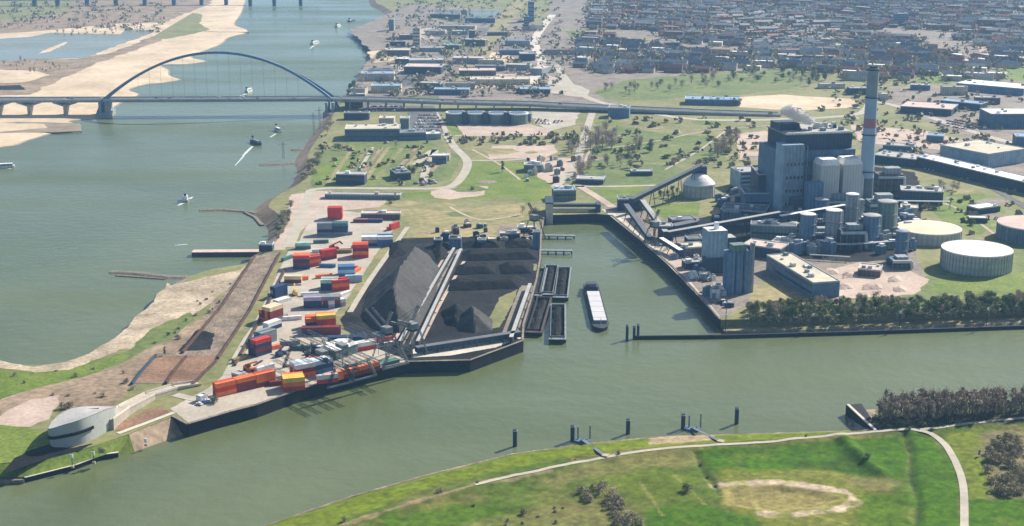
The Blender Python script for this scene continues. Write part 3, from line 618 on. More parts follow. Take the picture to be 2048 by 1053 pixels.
# ---- the arch bridge over the river
def bridge():
    zd = 21.0
    dk = [P(-500,199,zd), P(-150,199,zd), P(210,198.5,zd), P(665,196.5,zd), P(780,199,19), P(885,203,17), P(1062,207,14), P(1242,216,12), P(1420,224,9.6), P(1560,229,8.2)]
    o = empty('arch_bridge', P(440,235,0), label='long road bridge with one high arch over the river', cat='bridge')
    inv = Vector(o.location); T = lambda v: Vector(v)-inv
    mb = MB()
    for a, b in zip(dk, dk[1:]): mb.beam(T(a)-Vector((0,0,1.3)), T(b)-Vector((0,0,1.3)), 24, 2.6)
    mb.build('deck', 'wall_grey', o)
    mb = MB()
    for a, b in zip(dk, dk[1:]):
        for s in (-11.9, 11.9): mb.beam(T(a)+Vector((0,s,.7)), T(b)+Vector((0,s,.7)), .5, 1.4)
    mb.build('railing', 'pale_steel', o)
    mb = MB()
    for a, b in zip(dk, dk[1:]): mb.beam(T(a)+Vector((0,0,.06)), T(b)+Vector((0,0,.06)), 20, .12)
    mb.build('roadway', 'asphalt', o)
    A, B = T(dk[2]), T(dk[3]); H_ = 58; N = 40
    path = [A.lerp(B, i/N)+Vector((0,0,H_*(1-(2*i/N-1)**2)*1.0)) for i in range(N+1)]
    mb = MB()
    for i in range(N):
        t = i/N; t2 = (i+1)/N
        sp = lambda t: max(0, (.22-min(t, 1-t))/.22)*11
        w0 = 3.4 if sp(t) < .5 else 2.2
        if sp(t) < .01 and sp(t2) < .01: mb.beam(path[i], path[i+1], 4.2, 3.0)
        else:
            for s in (-1, 1): mb.beam(path[i]+Vector((0,s*sp(t),0)), path[i+1]+Vector((0,s*sp(t2),0)), 2.6, 3.0)
    for s in (-1, 1):
        for E, q in ((A, path[0]), (B, path[-1])): mb.beam(q+Vector((0,s*11,0)), E+Vector((-8 if E is A else 8, s*11, -18)), 2.8, 3.2)
    mb.build('arch', 'wall_steelblue', o)
    for i in range(6, N-5, 2):
        q = path[i]; mb = MB(); mb.tube(q, (q.x, q.y, T(dk[2]).z), .13, 4); mb.build('hanger', 'grey_steel', o)
    for x in (210, 661):
        c = T(P(x, 199, zd)); mb = MB(); mb.box((c.x, c.y, -2), (16, 34, 8)); mb.box((c.x-4, c.y, 6), (3.2, 24, zd-8.5)); mb.box((c.x+4, c.y, 6), (3.2, 24, zd-8.5)); mb.build('pier', 'wall_grey', o)
    for x in (-330,-235,-150,-70,0,60,132):
        c = T(P(x, 199, zd)); mb = MB(); mb.box((c.x, c.y, -1), (3.2, 18, zd-4.4)); mb.build('pier', 'concrete', o)
        mb = MB()
        for s in (-1, 1): mb.beam((c.x, c.y, zd-7.5), (c.x+s*15, c.y, zd-2.8), 16, 2.2)
        mb.build('haunch', 'wall_grey', o)
    for i, x in enumerate(range(700, 1240, 36)):
        j = [k for k in range(len(dk)-1) if pix(dk[k])[0] <= x][-1]; t = (x-pix(dk[j])[0])/(pix(dk[j+1])[0]-pix(dk[j])[0]); c = T(dk[j].lerp(dk[j+1], t))
        mb = MB(); mb.box((c.x, c.y, 0), (1.6, 16, c.z-2.7)); mb.build('pier', 'concrete', o)
bridge()
def rail_bridge():
    zd = 17; o = empty('railway_bridge', P(300,16,0), label='distant low girder bridge across the river at the top of the picture', cat='bridge'); inv = o.location.copy(); T = lambda v: v-inv
    a, b = P(-400,2,zd), P(640,-4,zd); mb = MB(); mb.beam(T(a), T(b), 11, 4.5); mb.build('girder', 'wall_steelblue', o)
    for x in (-60,62,108,167,225,283,342,398,448,497,546,600):
        t = (x+400)/1040; c = T(a.lerp(b, t)); mb = MB(); mb.box((c.x, c.y, -2), (7, 14, zd-.4)); mb.build('pier', 'wall_dark', o)
rail_bridge()
# ---- power station
st_b, st_t = P(1727,428), P(1743,428)
def chimney():
    p = P(1728,430); h = HT(1728,430,136); o = empty('chimney', p, label='very tall blue grey power station chimney with a faded red band', cat='chimney')
    r = lambda z: 6.6-2.0*z/h
    def seg(n, z0, z1, m, add=0): MB().cyl((0,0,z0), r(z0)+add, r(z1)+add, z1-z0, 32, cap=(z1 >= h)).build(n, m, o, smooth=False)
    mat('stack_blue', (.27,.37,.48), var=.12, scale=.05, wave=(30,.10,'Z')); mat('stack_red', (.30,.15,.18), var=.1); mat('stack_grey', (.20,.25,.28), var=.15, scale=.08); mat('stack_dark', (.10,.14,.16), var=.15)
    seg('shaft', -.5, h*.26, 'stack_dark'); seg('shaft', h*.26, h*.60, 'stack_blue'); seg('red_band', h*.60, h*.665, 'stack_red', .02); seg('shaft', h*.665, h*.80, 'stack_blue'); seg('shaft', h*.80, h, 'stack_grey')
    for f in (.30,.55,.80,.985): MB().cyl((0,0,h*f), r(h*f)+.9, r(h*f)+.9, .8, 32).build('gallery', 'dark_steel', o)
    MB().cyl((0,0,h+.01), r(h)-.9, r(h)-1.2, 1.0, 24).build('flue', 'coal', o)
chimney()
def lbox(o, name, m, x, y, z, dx, dy, dz, **k): return MB().box((x, y, z), (dx, dy, dz), k.get('rz', 0), k.get('taper', 1)).build(name, m, o)
mat('filter_panel', (.50,.50,.48), var=.08, scale=.1, wave=(2.4,.2,'X'))
def power_station():
    c, L_, rz = frame_of((1556,436),(1704,430)); rz = rz+R(2); H_ = HT(1600,436,304)
    o = empty('power_station', c, rz, label='huge dark blue boiler house of the coal power station beside the tall chimney', cat='power station')
    D = 52
    lbox(o, 'boiler_house', 'wall_blue', 0, D/2, -.5, L_, D, H_+.5)
    lbox(o, 'stair_tower', 'wall_lightblue', -L_/2+9, 4, -.5, 19, 16, H_+7)
    up = lbox(o, 'upper_house', 'wall_dark', 3, D/2+2, H_+.01, L_-8, D-8, 13)
    lbox(up, 'cornice', 'wall_grey', 3, D/2+2, H_+13.02, L_-6, D-6, 1.0); lbox(o, 'roof', 'roof_grey', 3, D/2+2, H_+14.04, L_-9, D-10, .5)
    lbox(o, 'penthouse', 'wall_dark', -L_/2+15, D/2+6, H_+14.2, 18, 22, 6)
    for x in (8, 16, 24): lbox(o, 'roof_vent', 'pale_steel', x, D/2, H_+14.6, 3.5, 3.5, 5)
    for k in range(7): lbox(o, 'facade_rib', 'wall_grey', -L_/2+3+k*3.1, -4.3, 0, .5, .6, H_+5)
    for k in range(9): lbox(o, 'facade_rib', 'wall_steelblue', -L_/2+22+k*5.2, -.3, 0, .7, .6, H_-1)
    for k in range(4): lbox(o, 'gallery', 'dark_steel', -4, -.8, H_*(.22+.2*k), L_-26, 1.6, .8)
    for k in range(3):
        mb = MB(); z_ = H_*(.42+.13*k); mb.tube((L_/2-4, -3-4*k, z_), (L_/2+3, -2-4*k, z_-3), 1.8-.3*k, 10); mb.tube((L_/2+3, -2-4*k, z_-3), (L_/2+3, -2-4*k, 4), 1.6, 10); mb.build('duct', 'pale_steel', o)
    for k in range(12): lbox(o, 'roof_unit', random.choice(['wall_grey','pale_steel','wall_dark']), random.uniform(-L_/2+20, L_/2-6), random.uniform(12, D-4), H_+14.6, random.uniform(2,5), random.uniform(2,5), random.uniform(1,3.5))
    for k in range(4):
        for j in range(5): lbox(o, 'window', 'glass_dark', -L_/2+4+j*3.4, -4.35, H_*(.2+.2*k), 1.6, .3, 2.4)
    for k, (x_, w_, h_) in enumerate([(-12,14,.62),(4,12,.30),(16,10,.26),(28,8,.34)]): lbox(o, 'annex', ['wall_steelblue','wall_dark','wall_blue','wall_grey'][k], x_, -21-k, -.5, w_, 8, H_*h_)
    lbox(o, 'low_hall', 'wall_dark', 4, -9, -.5, L_-6, 17, 20); lbox(o, 'low_roof', 'roof_dark', 4, -9, 19.51, L_-7, 16, .4)
    for s in (0, 1):        # the two pale chamfered casings
        x = 3+s*20.5; w_, d_ = 17, 18; z0 = H_*.34; z1 = H_*.92
        cs = MB(); cs.box((x, -10, z0), (w_, d_, z1-z0-5)); cs.build('filter_casing', 'filter_panel', o)
        cs = MB(); cs.box((x, -10, z1-5+.01), (w_, d_, 5), 0, .8); cs.build('casing_top', 'roof_white', o)
        for k in range(3): lbox(o, 'hopper', 'grey_steel', x-6+6*k, -10, z0-5, 5, 14, 5, taper=1.0)
    return o
power_station()
ps = 'power station halls'
bld('bunker_hall', 'dark blue stepped bunker hall left of the boiler house', (1514,420),(1556,420), 40, -350, 'wall_dark', 'roof_dark', 'hall', 2)
bld('bunker_tower', 'narrow dark tower rising from the stepped hall left of the boiler house', (1518,400),(1538,400), 14, -315, 'wall_dark', 'roof_grey', 'tower', 0, 1)
bld('turbine_hall', 'long blue turbine hall with flat roof at the foot of the boiler house', (1488,425),(1560,425), 34, -388, 'wall_steelblue', 'roof_dark', 'hall', 1, 5)
bld('office_block', 'pale grey office block left of the power station halls', (1480,380),(1520,378), 26, -345, 'wall_lightblue', 'roof_grey', 'building', 4)
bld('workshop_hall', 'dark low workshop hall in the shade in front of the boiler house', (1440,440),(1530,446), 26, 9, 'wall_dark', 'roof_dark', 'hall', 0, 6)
bld('workshop_hall', 'low blue hall with pale vents in front of the turbine hall', (1500,482),(1592,486), 22, 13, 'wall_teal', 'roof_dark', 'hall', 1, 10)
bld('pump_house', 'dark flat pump house between the conveyor and the silos', (1560,450),(1640,454), 26, 11, 'wall_dark', 'roof_dark', 'building', 1, 8)
bld('switch_house', 'tan roofed switch house in front of the blue silos', (1540,500),(1590,506), 18, 6, 'wall_brown', 'roof_tan', 'building', 0, 3)
bld('row_building', 'long low building with mossy yellow roof and shaded windows', (1532,540),(1625,598), 20, 11, 'wall_steelblue', 'roof_tan', 'building', 2, 9)
bld('long_store', 'dark slate long store with flat roof right of the silos', (1800,408),(1885,412), 22, 12, 'wall_dark', 'roof_grey', 'store', 0, 8)
bld('weigh_house', 'small pale building with yellow roof beside the large tan tank', (1800,432),(1835,434), 14, 7, 'wall_cream', 'roof_tan', 'building', 0, 2)
bld('low_shed', 'low cream shed between the rubble heaps and the tanks', (1715,552),(1760,556), 16, 5, 'wall_brown', 'roof_pink', 'shed', 0, 3)
# steam over the boiler house
def steam():
    bm = bmesh.new(); base = P(1590,436)
    for k in range(46):
        t = k/46; px_ = 1575+50*t; yy = 238+24*t+random.uniform(-4,4)
        q = P(px_, 436); hh = HT(px_, 436, yy); r = random.uniform(2.3,4.2)*(1.15-.4*t)
        res = bmesh.ops.create_icosphere(bm, subdivisions=3, radius=r)
        for v in res['verts']:
            v.co *= 1+.22*noise.noise(v.co*.3+Vector((k,0,0))); v.co += Vector((q.x+random.uniform(-3,3), q.y+30+random.uniform(-6,6), 0+hh+LZ+3))
    me = bpy.data.meshes.new('steam'); bm.to_mesh(me); bm.free(); me.materials.append(M('steam_white'))
    for p in me.polygons: p.use_smooth = True
    o = bpy.data.objects.new('steam', me); COL.objects.link(o); tag(o, 'white steam drifting over the roof of the boiler house', 'steam', kind='stuff')
steam()
# vertical vessels of the desulphurisation plant
ves = [(1613,490,5.8,-428,'wall_steelblue','roof_white','tall slim blue silo with white cap left of the paler one'),
       (1664,492,6.2,-420,'wall_grey','roof_white','tallest pale grey silo with bright cap in the silo row'),
       (1740,492,6.6,-430,'wall_steelblue','roof_grey','tall dark silo in front of the chimney foot'),
       (1770,478,7.2,-402,'wall_teal','roof_grey','broad green grey vessel right of the chimney foot'),
       (1700,470,5.0,-388,'wall_grey','roof_white','narrow vessel with white pipe left of the chimney foot'),
       (1640,455,5.2,-398,'wall_steelblue','roof_grey','squat vessel behind the silo row'),
       (1800,520,4.2,-462,'wall_blue','roof_blue','slim dark blue column standing before the large tanks'),
       (1782,380,5.0,-335,'wall_brown','roof_grey','brownish vessel behind the chimney beside the steel frames'),
       (1586,478,3.8,-446,'wall_dark','roof_grey','small dark vessel at the left end of the silo row')]
for x, y, r, yt, wm, rm, lb in ves:
    h = HT(x, y, -yt); o = tank('silo', lb, x, y, r, h, wm, rm, dome=1.0, cat='silo', n=24)
    for f in (.33,.66,.97): MB().cyl((0,0,h*f), r+.7, r+.7, .5, 24).build('platform', 'grey_steel', o)
    mb = MB(); mb.tube((r+.5,-.5,0), (r+.5,-.5,h), .35, 5); mb.tube((r+1.3,-.5,0), (r+1.3,-.5,h), .2, 5); mb.build('pipe', 'pale_steel', o)
def absorber(lb, x, y, wd, dp, yt, m='wall_steelblue'):
    h = HT(x, y, yt); p = P(x, y); o = empty('absorber_building', p, R(3), label=lb, cat='plant building')
    lbox(o, 'casing', m, 0, 0, -.5, wd, dp, h*.8+.5); lbox(o, 'upper_casing', 'wall_grey', wd*.1, 0, h*.8+.01, wd*.6, dp*.7, h*.2)
    for k in range(3): lbox(o, 'gallery', 'dark_steel', 0, 0, h*(.2+.2*k), wd+2, dp+2, .5)
    mb = MB(); mb.tube((-wd/2, -dp/2-1, h*.7), (wd/2, -dp/2-1, h*.7), 1.3, 8); mb.tube((wd/2, -dp/2-1, h*.7), (wd/2+1, -dp/2-1, 1), 1.3, 8); mb.build('duct', 'pale_steel', o)
    mb = MB()
    for k in range(5): mb.tube((-wd/2+wd*k/4, -dp/2-1.4, 0), (-wd/2+wd*k/4, -dp/2-1.4, h*.82), .25, 4)
    mb.build('frame', 'grey_steel', o)
absorber('boxy plant building with a pale duct just left of the chimney', 1668,440, 20, 16, 385)
absorber('boxy plant building with ducts right of the chimney foot', 1758,452, 22, 14, 388, 'wall_teal')
absorber('brown steel framed plant building behind the chimney', 1775,392, 24, 14, 335, 'wall_brown')
absorber('low dark plant building between the silos', 1700,496, 20, 12, 448, 'wall_dark')
absorber('dark plant building at the left end of the silos', 1640,486, 16, 10, 455, 'wall_dark')
absorber('dark blue conical plant unit before the tan tank', 1797,535, 14, 12, 512, 'wall_blue')
def pipe_rack(lb, pts_, zz, n=3):
    q = [P(x, y, LZ) for x, y in pts_]; o = empty('pipe_rack', q[0], label=lb, cat='pipe rack'); inv = q[0]
    for k in range(n):
        mb = MB()
        for a, b in zip(q, q[1:]): mb.tube(a-inv+Vector((0,k*1.3,zz)), b-inv+Vector((0,k*1.3,zz)), .4, 5)
        mb.build('pipe', ['pale_steel','grey_steel','white_paint'][k % 3], o)
    mb = MB()
    for a, b in zip(q, q[1:]):
        m_ = max(1, int((b-a).length/9))
        for j in range(m_+1):
            c = a.lerp(b, j/m_)-inv; mb.tube((c.x,c.y,0), (c.x,c.y,zz), .25, 4); mb.tube((c.x,c.y+3,0), (c.x,c.y+3,zz), .25, 4); mb.beam((c.x,c.y-.5,zz-.5), (c.x,c.y+4,zz-.5), .4, .4)
    mb.build('trestle', 'grey_steel', o)
pipe_rack('pipe rack running in front of the blue silos', [(1590,500),(1700,505),(1790,498)], 6)
pipe_rack('pipe rack with white pipes between the silos and the long store', [(1770,418),(1900,420)], 7)
pipe_rack('pipe rack beside the row building', [(1620,520),(1700,525)], 4, 2)
# large tanks
mat('tank_wall', (.40,.42,.39), var=.12, scale=.1, wave=(5,.12,'Z')); mat('tank_roof', (.62,.60,.53), var=.1, scale=.1, fine=.08); mat('tank_tan', (.60,.52,.38), var=.1, scale=.08, fine=.1)
tank('storage_tank', 'large round pale tank with ribbed wall nearest the tree belt', 1951,536, 25.5, HT(1951,536,497), 'tank_wall', 'tank_roof', .8, ribs=56, stair=True)
tank('storage_tank', 'large round tank with sandy tan roof behind the ribbed tank', 1856,478, 25.5, HT(1856,478,455), 'tank_wall', 'tank_tan', 1.2, ribs=40)
tank('storage_tank', 'round tank with pinkish roof cut by the right picture edge', 2062,476, 27, HT(2062,476,446), 'wall_blue', 'roof_pink', .8, ribs=40)
o = tank('dome_silo', 'white domed coal silo at the top end of the rising conveyor', 1397,392, 14.5, HT(1397,392,366), 'tank_wall', 'roof_white', 9, cat='silo', ribs=20)
# silo block by the harbour
def silo_block():
    c, L_, rz = frame_of((1455,592),(1503,588)); h = HT(1480,590,506)
    o = empty('cement_silo', c, rz, label='cluster of tall dark blue cylinders on the quay edge', cat='silo')
    for i in range(3):
        for j in range(2):
            MB().cyl((-L_/2+3.2+i*5.9, 3.2+j*5.9, -.5), 2.95, 2.95, h+.5, 20).build('cylinder', 'wall_steelblue', o, smooth=False)
    lbox(o, 'head_house', 'wall_teal', 0, 6, h+.01, 10, 8, 5); lbox(o, 'lift_shaft', 'wall_grey', L_/2+1.2, 4, -.5, 2.4, 3, h+6)
silo_block()
h_ = HT(1442,545,462)
c, L_, rz = frame_of((1414,548),(1470,545)); o = empty('mill_building', c, rz, label='tall pale blue windowless block beside the dark cylinders on the quay', cat='building')
lbox(o, 'wall', 'wall_lightblue', -3, 8, -.5, 15, 14, h_+.5); lbox(o, 'roof', 'roof_white', -3, 8, h_+.01, 14.4, 13.4, .3); lbox(o, 'annex', 'wall_dark', 8, 9, -.5, 8, 12, h_*.82); lbox(o, 'annex_roof', 'roof_grey', 8, 9, h_*.82-.4, 7.6, 11.6, .3)
lbox(o, 'base', 'wall_dark', 0, 4, -.5, 24, 10, 12); lbox(o, 'roof_vent', 'white_paint', -2, 8, h_+.3, 3, 3, 5)
bld('shed', 'tan roofed store behind the pale blue mill', (1372,515),(1414,512), 16, 7, 'wall_brown', 'roof_tan', 'shed', 0, 1)
bld('shed', 'pink roofed strip building behind the dark cylinders', (1484,510),(1560,520), 20, 8, 'wall_dark', 'roof_pink', 'shed', 0, 4)
bld('shed', 'small dark shed with light roof on the quay near the pale blue mill', (1372,540),(1405,538), 10, 5, 'wall_dark', 'roof_grey', 'shed', 0, 2)
bld('shed', 'low white roofed hut on the quay below the cylinders', (1398,560),(1414,560), 6, 4, 'wall_grey', 'roof_white', 'hut', 0, 0)
# ---- conveyors
def conveyor(lb, a, b, za, zb, wd=4, m='wall_dark', roof='roof_dark', legs=5, g=LZ):
    A, B = P(*a, g+za), P(*b, g+zb); o = empty('conveyor', (A.x, A.y, g), label=lb, cat='conveyor'); inv = Vector((A.x, A.y, g))
    MB().beam(A-inv, B-inv, wd, 3.2).build('gallery', m, o); MB().beam(A-inv+Vector((0,0,1.75)), B-inv+Vector((0,0,1.75)), wd+.5, .3).build('roof', roof, o)
    for k in range(legs):
        q = A.lerp(B, (k+.5)/legs)-inv; d = (B-A).normalized(); s = Vector((-d.y, d.x, 0)); mb = MB()
        for e in (-1, 1): mb.tube((q.x+s.x*e*(wd/2+1.5), q.y+s.y*e*(wd/2+1.5), 0), (q.x+s.x*e*.8, q.y+s.y*e*.8, q.z-1.6), .35, 5)
        mb.build('trestle', 'dark_steel', o)
    return o
conveyor('long dark conveyor rising to the domed silo', (1262,402), (1400,334), 12, HT(1400,392,334)+0, 4.4)
conveyor('dark conveyor slanting down from the transfer tower, the right one of two', (1285,404), (1332,468), 12, 8, 4, roof='roof_grey')
conveyor('dark conveyor slanting down from the transfer tower along the quay, the left one of two', (1252,412), (1300,478), 12, 6, 4)
conveyor('long low conveyor running from the corner tower to the boiler house', (1335,468), (1560,428), 8, 16, 4.2, roof='roof_grey', legs=8)
conveyor('second low conveyor in front of the long one, toward the silos', (1345,455), (1390,446), 7, 8, 8, legs=2)
conveyor('short conveyor along the quay behind the tan crushed heaps', (1322,480), (1362,505), 7, 5, 3.4, roof='roof_white', legs=3)
conveyor('overhead conveyor bridging the silos and the boiler house', (1560,436), (1690,414), 16, 22, 4, roof='roof_white', legs=4)
bld('transfer_tower', 'dark purple conveyor transfer tower at the head of the harbour', (1236,422),(1285,422), 14, -400, 'wall_dark', 'roof_dark', 'tower', 0, 2)
bld('transfer_tower', 'dark conveyor corner tower below the domed silo', (1318,482),(1345,482), 12, -454, 'wall_dark', 'roof_grey', 'tower', 0, 1)
bld('transfer_house', 'small dark drive house on top end of the conveyor over the domed silo', (1386,392),(1412,392), 8, -334, 'wall_dark', 'roof_dark', 'tower', 0, 0)
bld('shed', 'dark purple roofed shed beside the low conveyors', (1345,452),(1392,450), 14, 4.5, 'wall_brown', 'roof_slate', 'shed', 0, 1)
bld('shed', 'small dark shed behind the pale blue mill', (1376,494),(1405,493), 12, 6, 'wall_dark', 'roof_dark', 'shed', 0, 0)
# ---- harbour head: flood gate with pale pillar and dark beam
def gate():
    p = P(1098,442,0); o = empty('harbour_gate', p, label='dark beam with pale pillars closing the head of the harbour', cat='gate')
    q = P(1190,408,0)-P(1098,408,0)
    lbox(o, 'pillar', 'pale_concrete', 0, 0, -2, 6, 26, 20); lbox(o, 'pillar_cap', 'wall_dark', 0, 0, 18.01, 7, 27, 1.2)
    lbox(o, 'pillar', 'wall_dark', 43, 8, -2, 4, 12, 16)
    lbox(o, 'beam', 'wall_dark', 22, 8, 11, 40, 5, 2.4); lbox(o, 'lower_beam', 'dark_steel', 22, 12, 6.5, 40, 5, 1.2); lbox(o, 'wall', 'quay_wall', 22, 22, -2, 40, 2, 8.8)
gate()
bld('gate_house', 'blue grey gate house above the harbour head', (1108,402),(1152,401), 16, 9, 'wall_teal', 'roof_blue', 'building', 1, 4)
bld('shed', 'flat green grey building beside the road behind the harbour', (1152,368),(1206,370), 18, 4.5, 'wall_dark', 'roof_grey', 'shed', 0, 1)
for x, y, x2, lb in ((1083,470,1150,'upper one of two narrow jetties on the left side of the harbour'), (1082,500,1145,'lower one of two narrow jetties on the left side of the harbour')):
    a, b = P(x, y, 3), P(x2, y+1, 3); o = empty('jetty', (a.x,a.y,0), label=lb, cat='jetty'); MB().beam(Vector((0,0,2.6)), Vector((b.x-a.x, b.y-a.y, 2.6)), 5, .8).build('deck', 'grey_steel', o)
    for k in range(4):
        t = (k+.9)/4; MB().cyl(((b.x-a.x)*t, (b.y-a.y)*t, -2), .6, .6, 4.3, 8).build('pile', 'dark_steel', o)
# ---- jetty on the river side (dark wall with pale deck) and its lorry-like shelter
a, b = P(385,503,3.4), P(536,502,3.4); o = empty('jetty', (a.x,a.y,0), label='straight dark walled jetty reaching into the river', cat='jetty')
MB().beam(Vector((0,0,.6)), Vector((b.x-a.x,b.y-a.y,.6)), 8, 5.4).build('wall', 'dark_steel', o); MB().beam(Vector((0,0,3.5)), Vector((b.x-a.x,b.y-a.y,3.5)), 8.4, .35).build('deck', 'roof_pink', o)
bld('pump_house', 'small dark pump house at the landward end of the straight jetty', (518,503),(545,503), 9, 5, 'wall_dark', 'roof_dark', 'building', 0, 1)
# ---- groynes
def groyne(lb, px, wd=7, z=.9):
    q = resample([P(x, y, 0) for x, y in px], 8); mb = MB()
    vs = []; n = len(q)
    for i, a in enumerate(q):
        d = q[min(n-1,i+1)]-q[max(0,i-1)]; s = Vector((-d.y, d.x, 0)).normalized(); e = 1+.35*noise.noise(a*.07)
        for t, zz in ((1.6*e, -1.2), (.6*e, z), (-.6, z+.2*e), (-1.6*e, -1.2)): vs.append(a+s*t*wd/2+Vector((0,0,zz)))
    mb.add(vs, [(4*i+j, 4*i+j+1, 4*i+j+5, 4*i+j+4) for i in range(n-1) for j in range(3)])
    tag(mb.build('groyne', 'stone'), lb, 'groyne')
groyne('long curved stone groyne in the river beside the lower beach', [(222,545),(270,547),(340,555),(400,556),(460,546)], 9)
groyne('shadowy lower line of stones beside the long groyne', [(232,552),(290,556),(330,559)], 4, .5)
groyne('stone groyne above the straight jetty', [(400,422),(440,420),(490,424),(530,430)], 8)
groyne('short stone groyne on the bank upstream of the meadow', [(520,331),(560,329),(600,326)], 8)
groyne('stone spit curving along the little bay', [(490,426),(510,436),(524,452)], 5)
groyne('stone groyne off the far sandy beach', [(395,64),(440,66),(497,66)], 12, 1.6)
groyne('groyne off the near sandy beach at left', [(20,264),(100,266),(162,265)], 7)
groyne('small groyne near the lower meadow bend', [(583,301),(600,300),(620,296)], 5)
# ---- buildings of the middle distance
def arches():
    c, L_, rz = frame_of((888,246),(1060,248)); h = 13; o = empty('arched_hall', c, rz, label='dark hall with a row of four large round tanks in front, below the viaduct', cat='plant')
    lbox(o, 'wall', 'wall_blue', 0, 25, -.5, L_, 14, h-4); lbox(o, 'roof', 'roof_slate', 0, 25, h-4.49, L_+1, 15, .5)
    for k, x in enumerate((.14,.37,.62,.86)):
        cx = -L_/2+L_*x; mb = MB(); n = 14
        for i in range(n):
            a0, a1 = math.pi*i/n, math.pi*(i+1)/n; r0 = 10.5; p0 = (cx+r0*math.cos(a0), 5+r0*math.sin(a0)*1.3-9); p1 = (cx+r0*math.cos(a1), 5+r0*math.sin(a1)*1.3-9)
        t_ = MB().cyl((cx, 2, -.5), 11.6, 11.6, h-.5, 28).build('round_tank', 'wall_teal', o)
        mb = MB().cyl((cx, 2, h-1.4), 12.5, 12.5, 1.4, 28); mb.build('rim', 'white_paint', t_)
        MB().cyl((cx, 2, h+.02), 10.4, 9.0, .6, 28).build('cover', 'wall_blue', t_)
    for k in range(3): lbox(o, 'link_tower', 'wall_dark', -L_/2+L_*(.255+.24*k), -6, -.5, 6, 8, h+2)
arches()
MD = [
 ('factory', 'long dark blue factory with cream roof beside the river', (690,281),(800,280), 34, 12, 'wall_blue','roof_tan',2,8),
 ('factory', 'low factory wing with grey roof right of the cream roofed one', (800,281),(852,280), 22, 8, 'wall_blue','roof_slate',1,3),
 ('factory', 'white roofed low hall at the end of the factory', (846,280),(882,279), 14, 6, 'wall_grey','roof_white',0,1),
 ('shed', 'yellowish roofed square hall on the factory roof side', (758,262),(788,262), 22, 14, 'wall_cream','roof_tan',0,1),
 ('shed', 'dark narrow hall behind the factory near the river', (688,240),(738,240), 12, 8, 'wall_dark','roof_dark',0,3),
 ('shed', 'brown roofed hall beside the bridge end', (690,216),(726,216), 16, 7, 'wall_brown','roof_pink',0,1),
 ('shed', 'green grey tall shed in the middle of the parking area', (800,262),(818,262), 20, 14, 'wall_teal','roof_grey',0,1),
 ('shed', 'dark grey flat building in the meadow beside the riverside road', (672,369),(729,370), 14, -350, 'wall_dark','roof_grey',1,1),
 ('house', 'blue house with a bright white roof on the meadow', (864,328),(893,328), 13, 8, 'wall_blue','roof_white',1,0),
 ('house', 'cream annex beside the blue house with white roof', (884,322),(899,322), 18, 5, 'wall_cream','roof_tan',0,0),
 ('substation', 'dark cluttered substation building on the meadow', (792,362),(822,360), 24, 7, 'wall_dark','roof_slate',0,8),
 ('warehouse', 'dark cubic warehouse below the viaduct', (1216,236),(1258,237), 22, 12, 'wall_steelblue','roof_slate',0,2),
 ('warehouse', 'flat pale roofed hut among trees in the meadow', (1262,352),(1305,352), 12, 4, 'wall_dark','roof_grey',0,1),
 ('warehouse', 'cluster of teal sheds among the rubble yard', (1048,345),(1085,345), 18, 7, 'wall_teal','roof_grey',0,5),
 ('warehouse', 'long purple roofed low warehouse by the park', (1370,210),(1480,212), 30, 7, 'wall_blue','roof_blue',0,6),
 ('warehouse', 'long white roofed warehouse at the upper right', (1912,180),(2046,192), 50, 9, 'wall_steelblue','roof_white',0,5),
 ('warehouse', 'flat white roofed warehouse right of the chimney', (1800,226),(1902,233), 48, 8, 'wall_dark','roof_pink',0,4),
 ('warehouse', 'long thin dark roofed warehouse beyond the white one', (1880,214),(1960,222), 24, 8, 'wall_dark','roof_blue',0,3),
 ('round_hall', 'blue rounded hall with white roof at the right picture edge', (1980,256),(2090,256), 42, 16, 'wall_blue','roof_white',0,3),
 ('warehouse', 'large cream roofed warehouse at the right picture edge', (1975,337),(2052,325), 62, 14, 'wall_lightblue','roof_tan',0,4),
 ('warehouse', 'long white roofed shed running diagonally to the right edge', (1832,334),(2100,400), 22, 10, 'wall_dark','roof_white',0,12),
 ('warehouse', 'dark shed row in front of the long diagonal shed', (1745,326),(1830,336), 30, 8, 'wall_dark','roof_grey',0,8),
 ('warehouse', 'grey low shed row right of the chimney top band', (1765,302),(1830,306), 18, 6, 'wall_blue','roof_grey',0,5),
 ('warehouse', 'small blue roofed shed in the yard right of the chimney', (1852,284),(1886,286), 18, 7, 'wall_blue','roof_blue',0,1),
 ('warehouse', 'low pink roofed shed beside the large cream warehouse', (1880,306),(1925,312), 16, 6, 'wall_dark','roof_pink',0,2),
 ('warehouse', 'dark blue hall at the right edge above the cream warehouse', (2030,296),(2090,298), 24, 12, 'wall_blue','roof_blue',0,1),
 ('house', 'pale roofed shed beside the tank at the right edge', (1956,430),(2000,424), 14, 5, 'wall_dark','roof_white',0,1),
 ('house', 'second pale shed in front of the one beside the right hand tank', (1938,446),(1975,447), 8, 4, 'wall_dark','roof_white',0,0),
]
for nme, lb, a, b, dp, h, wm, rm, bn, vn in MD: bld(nme, lb, a, b, dp, h, wm, rm, nme.replace('_',' '), bn, vn)
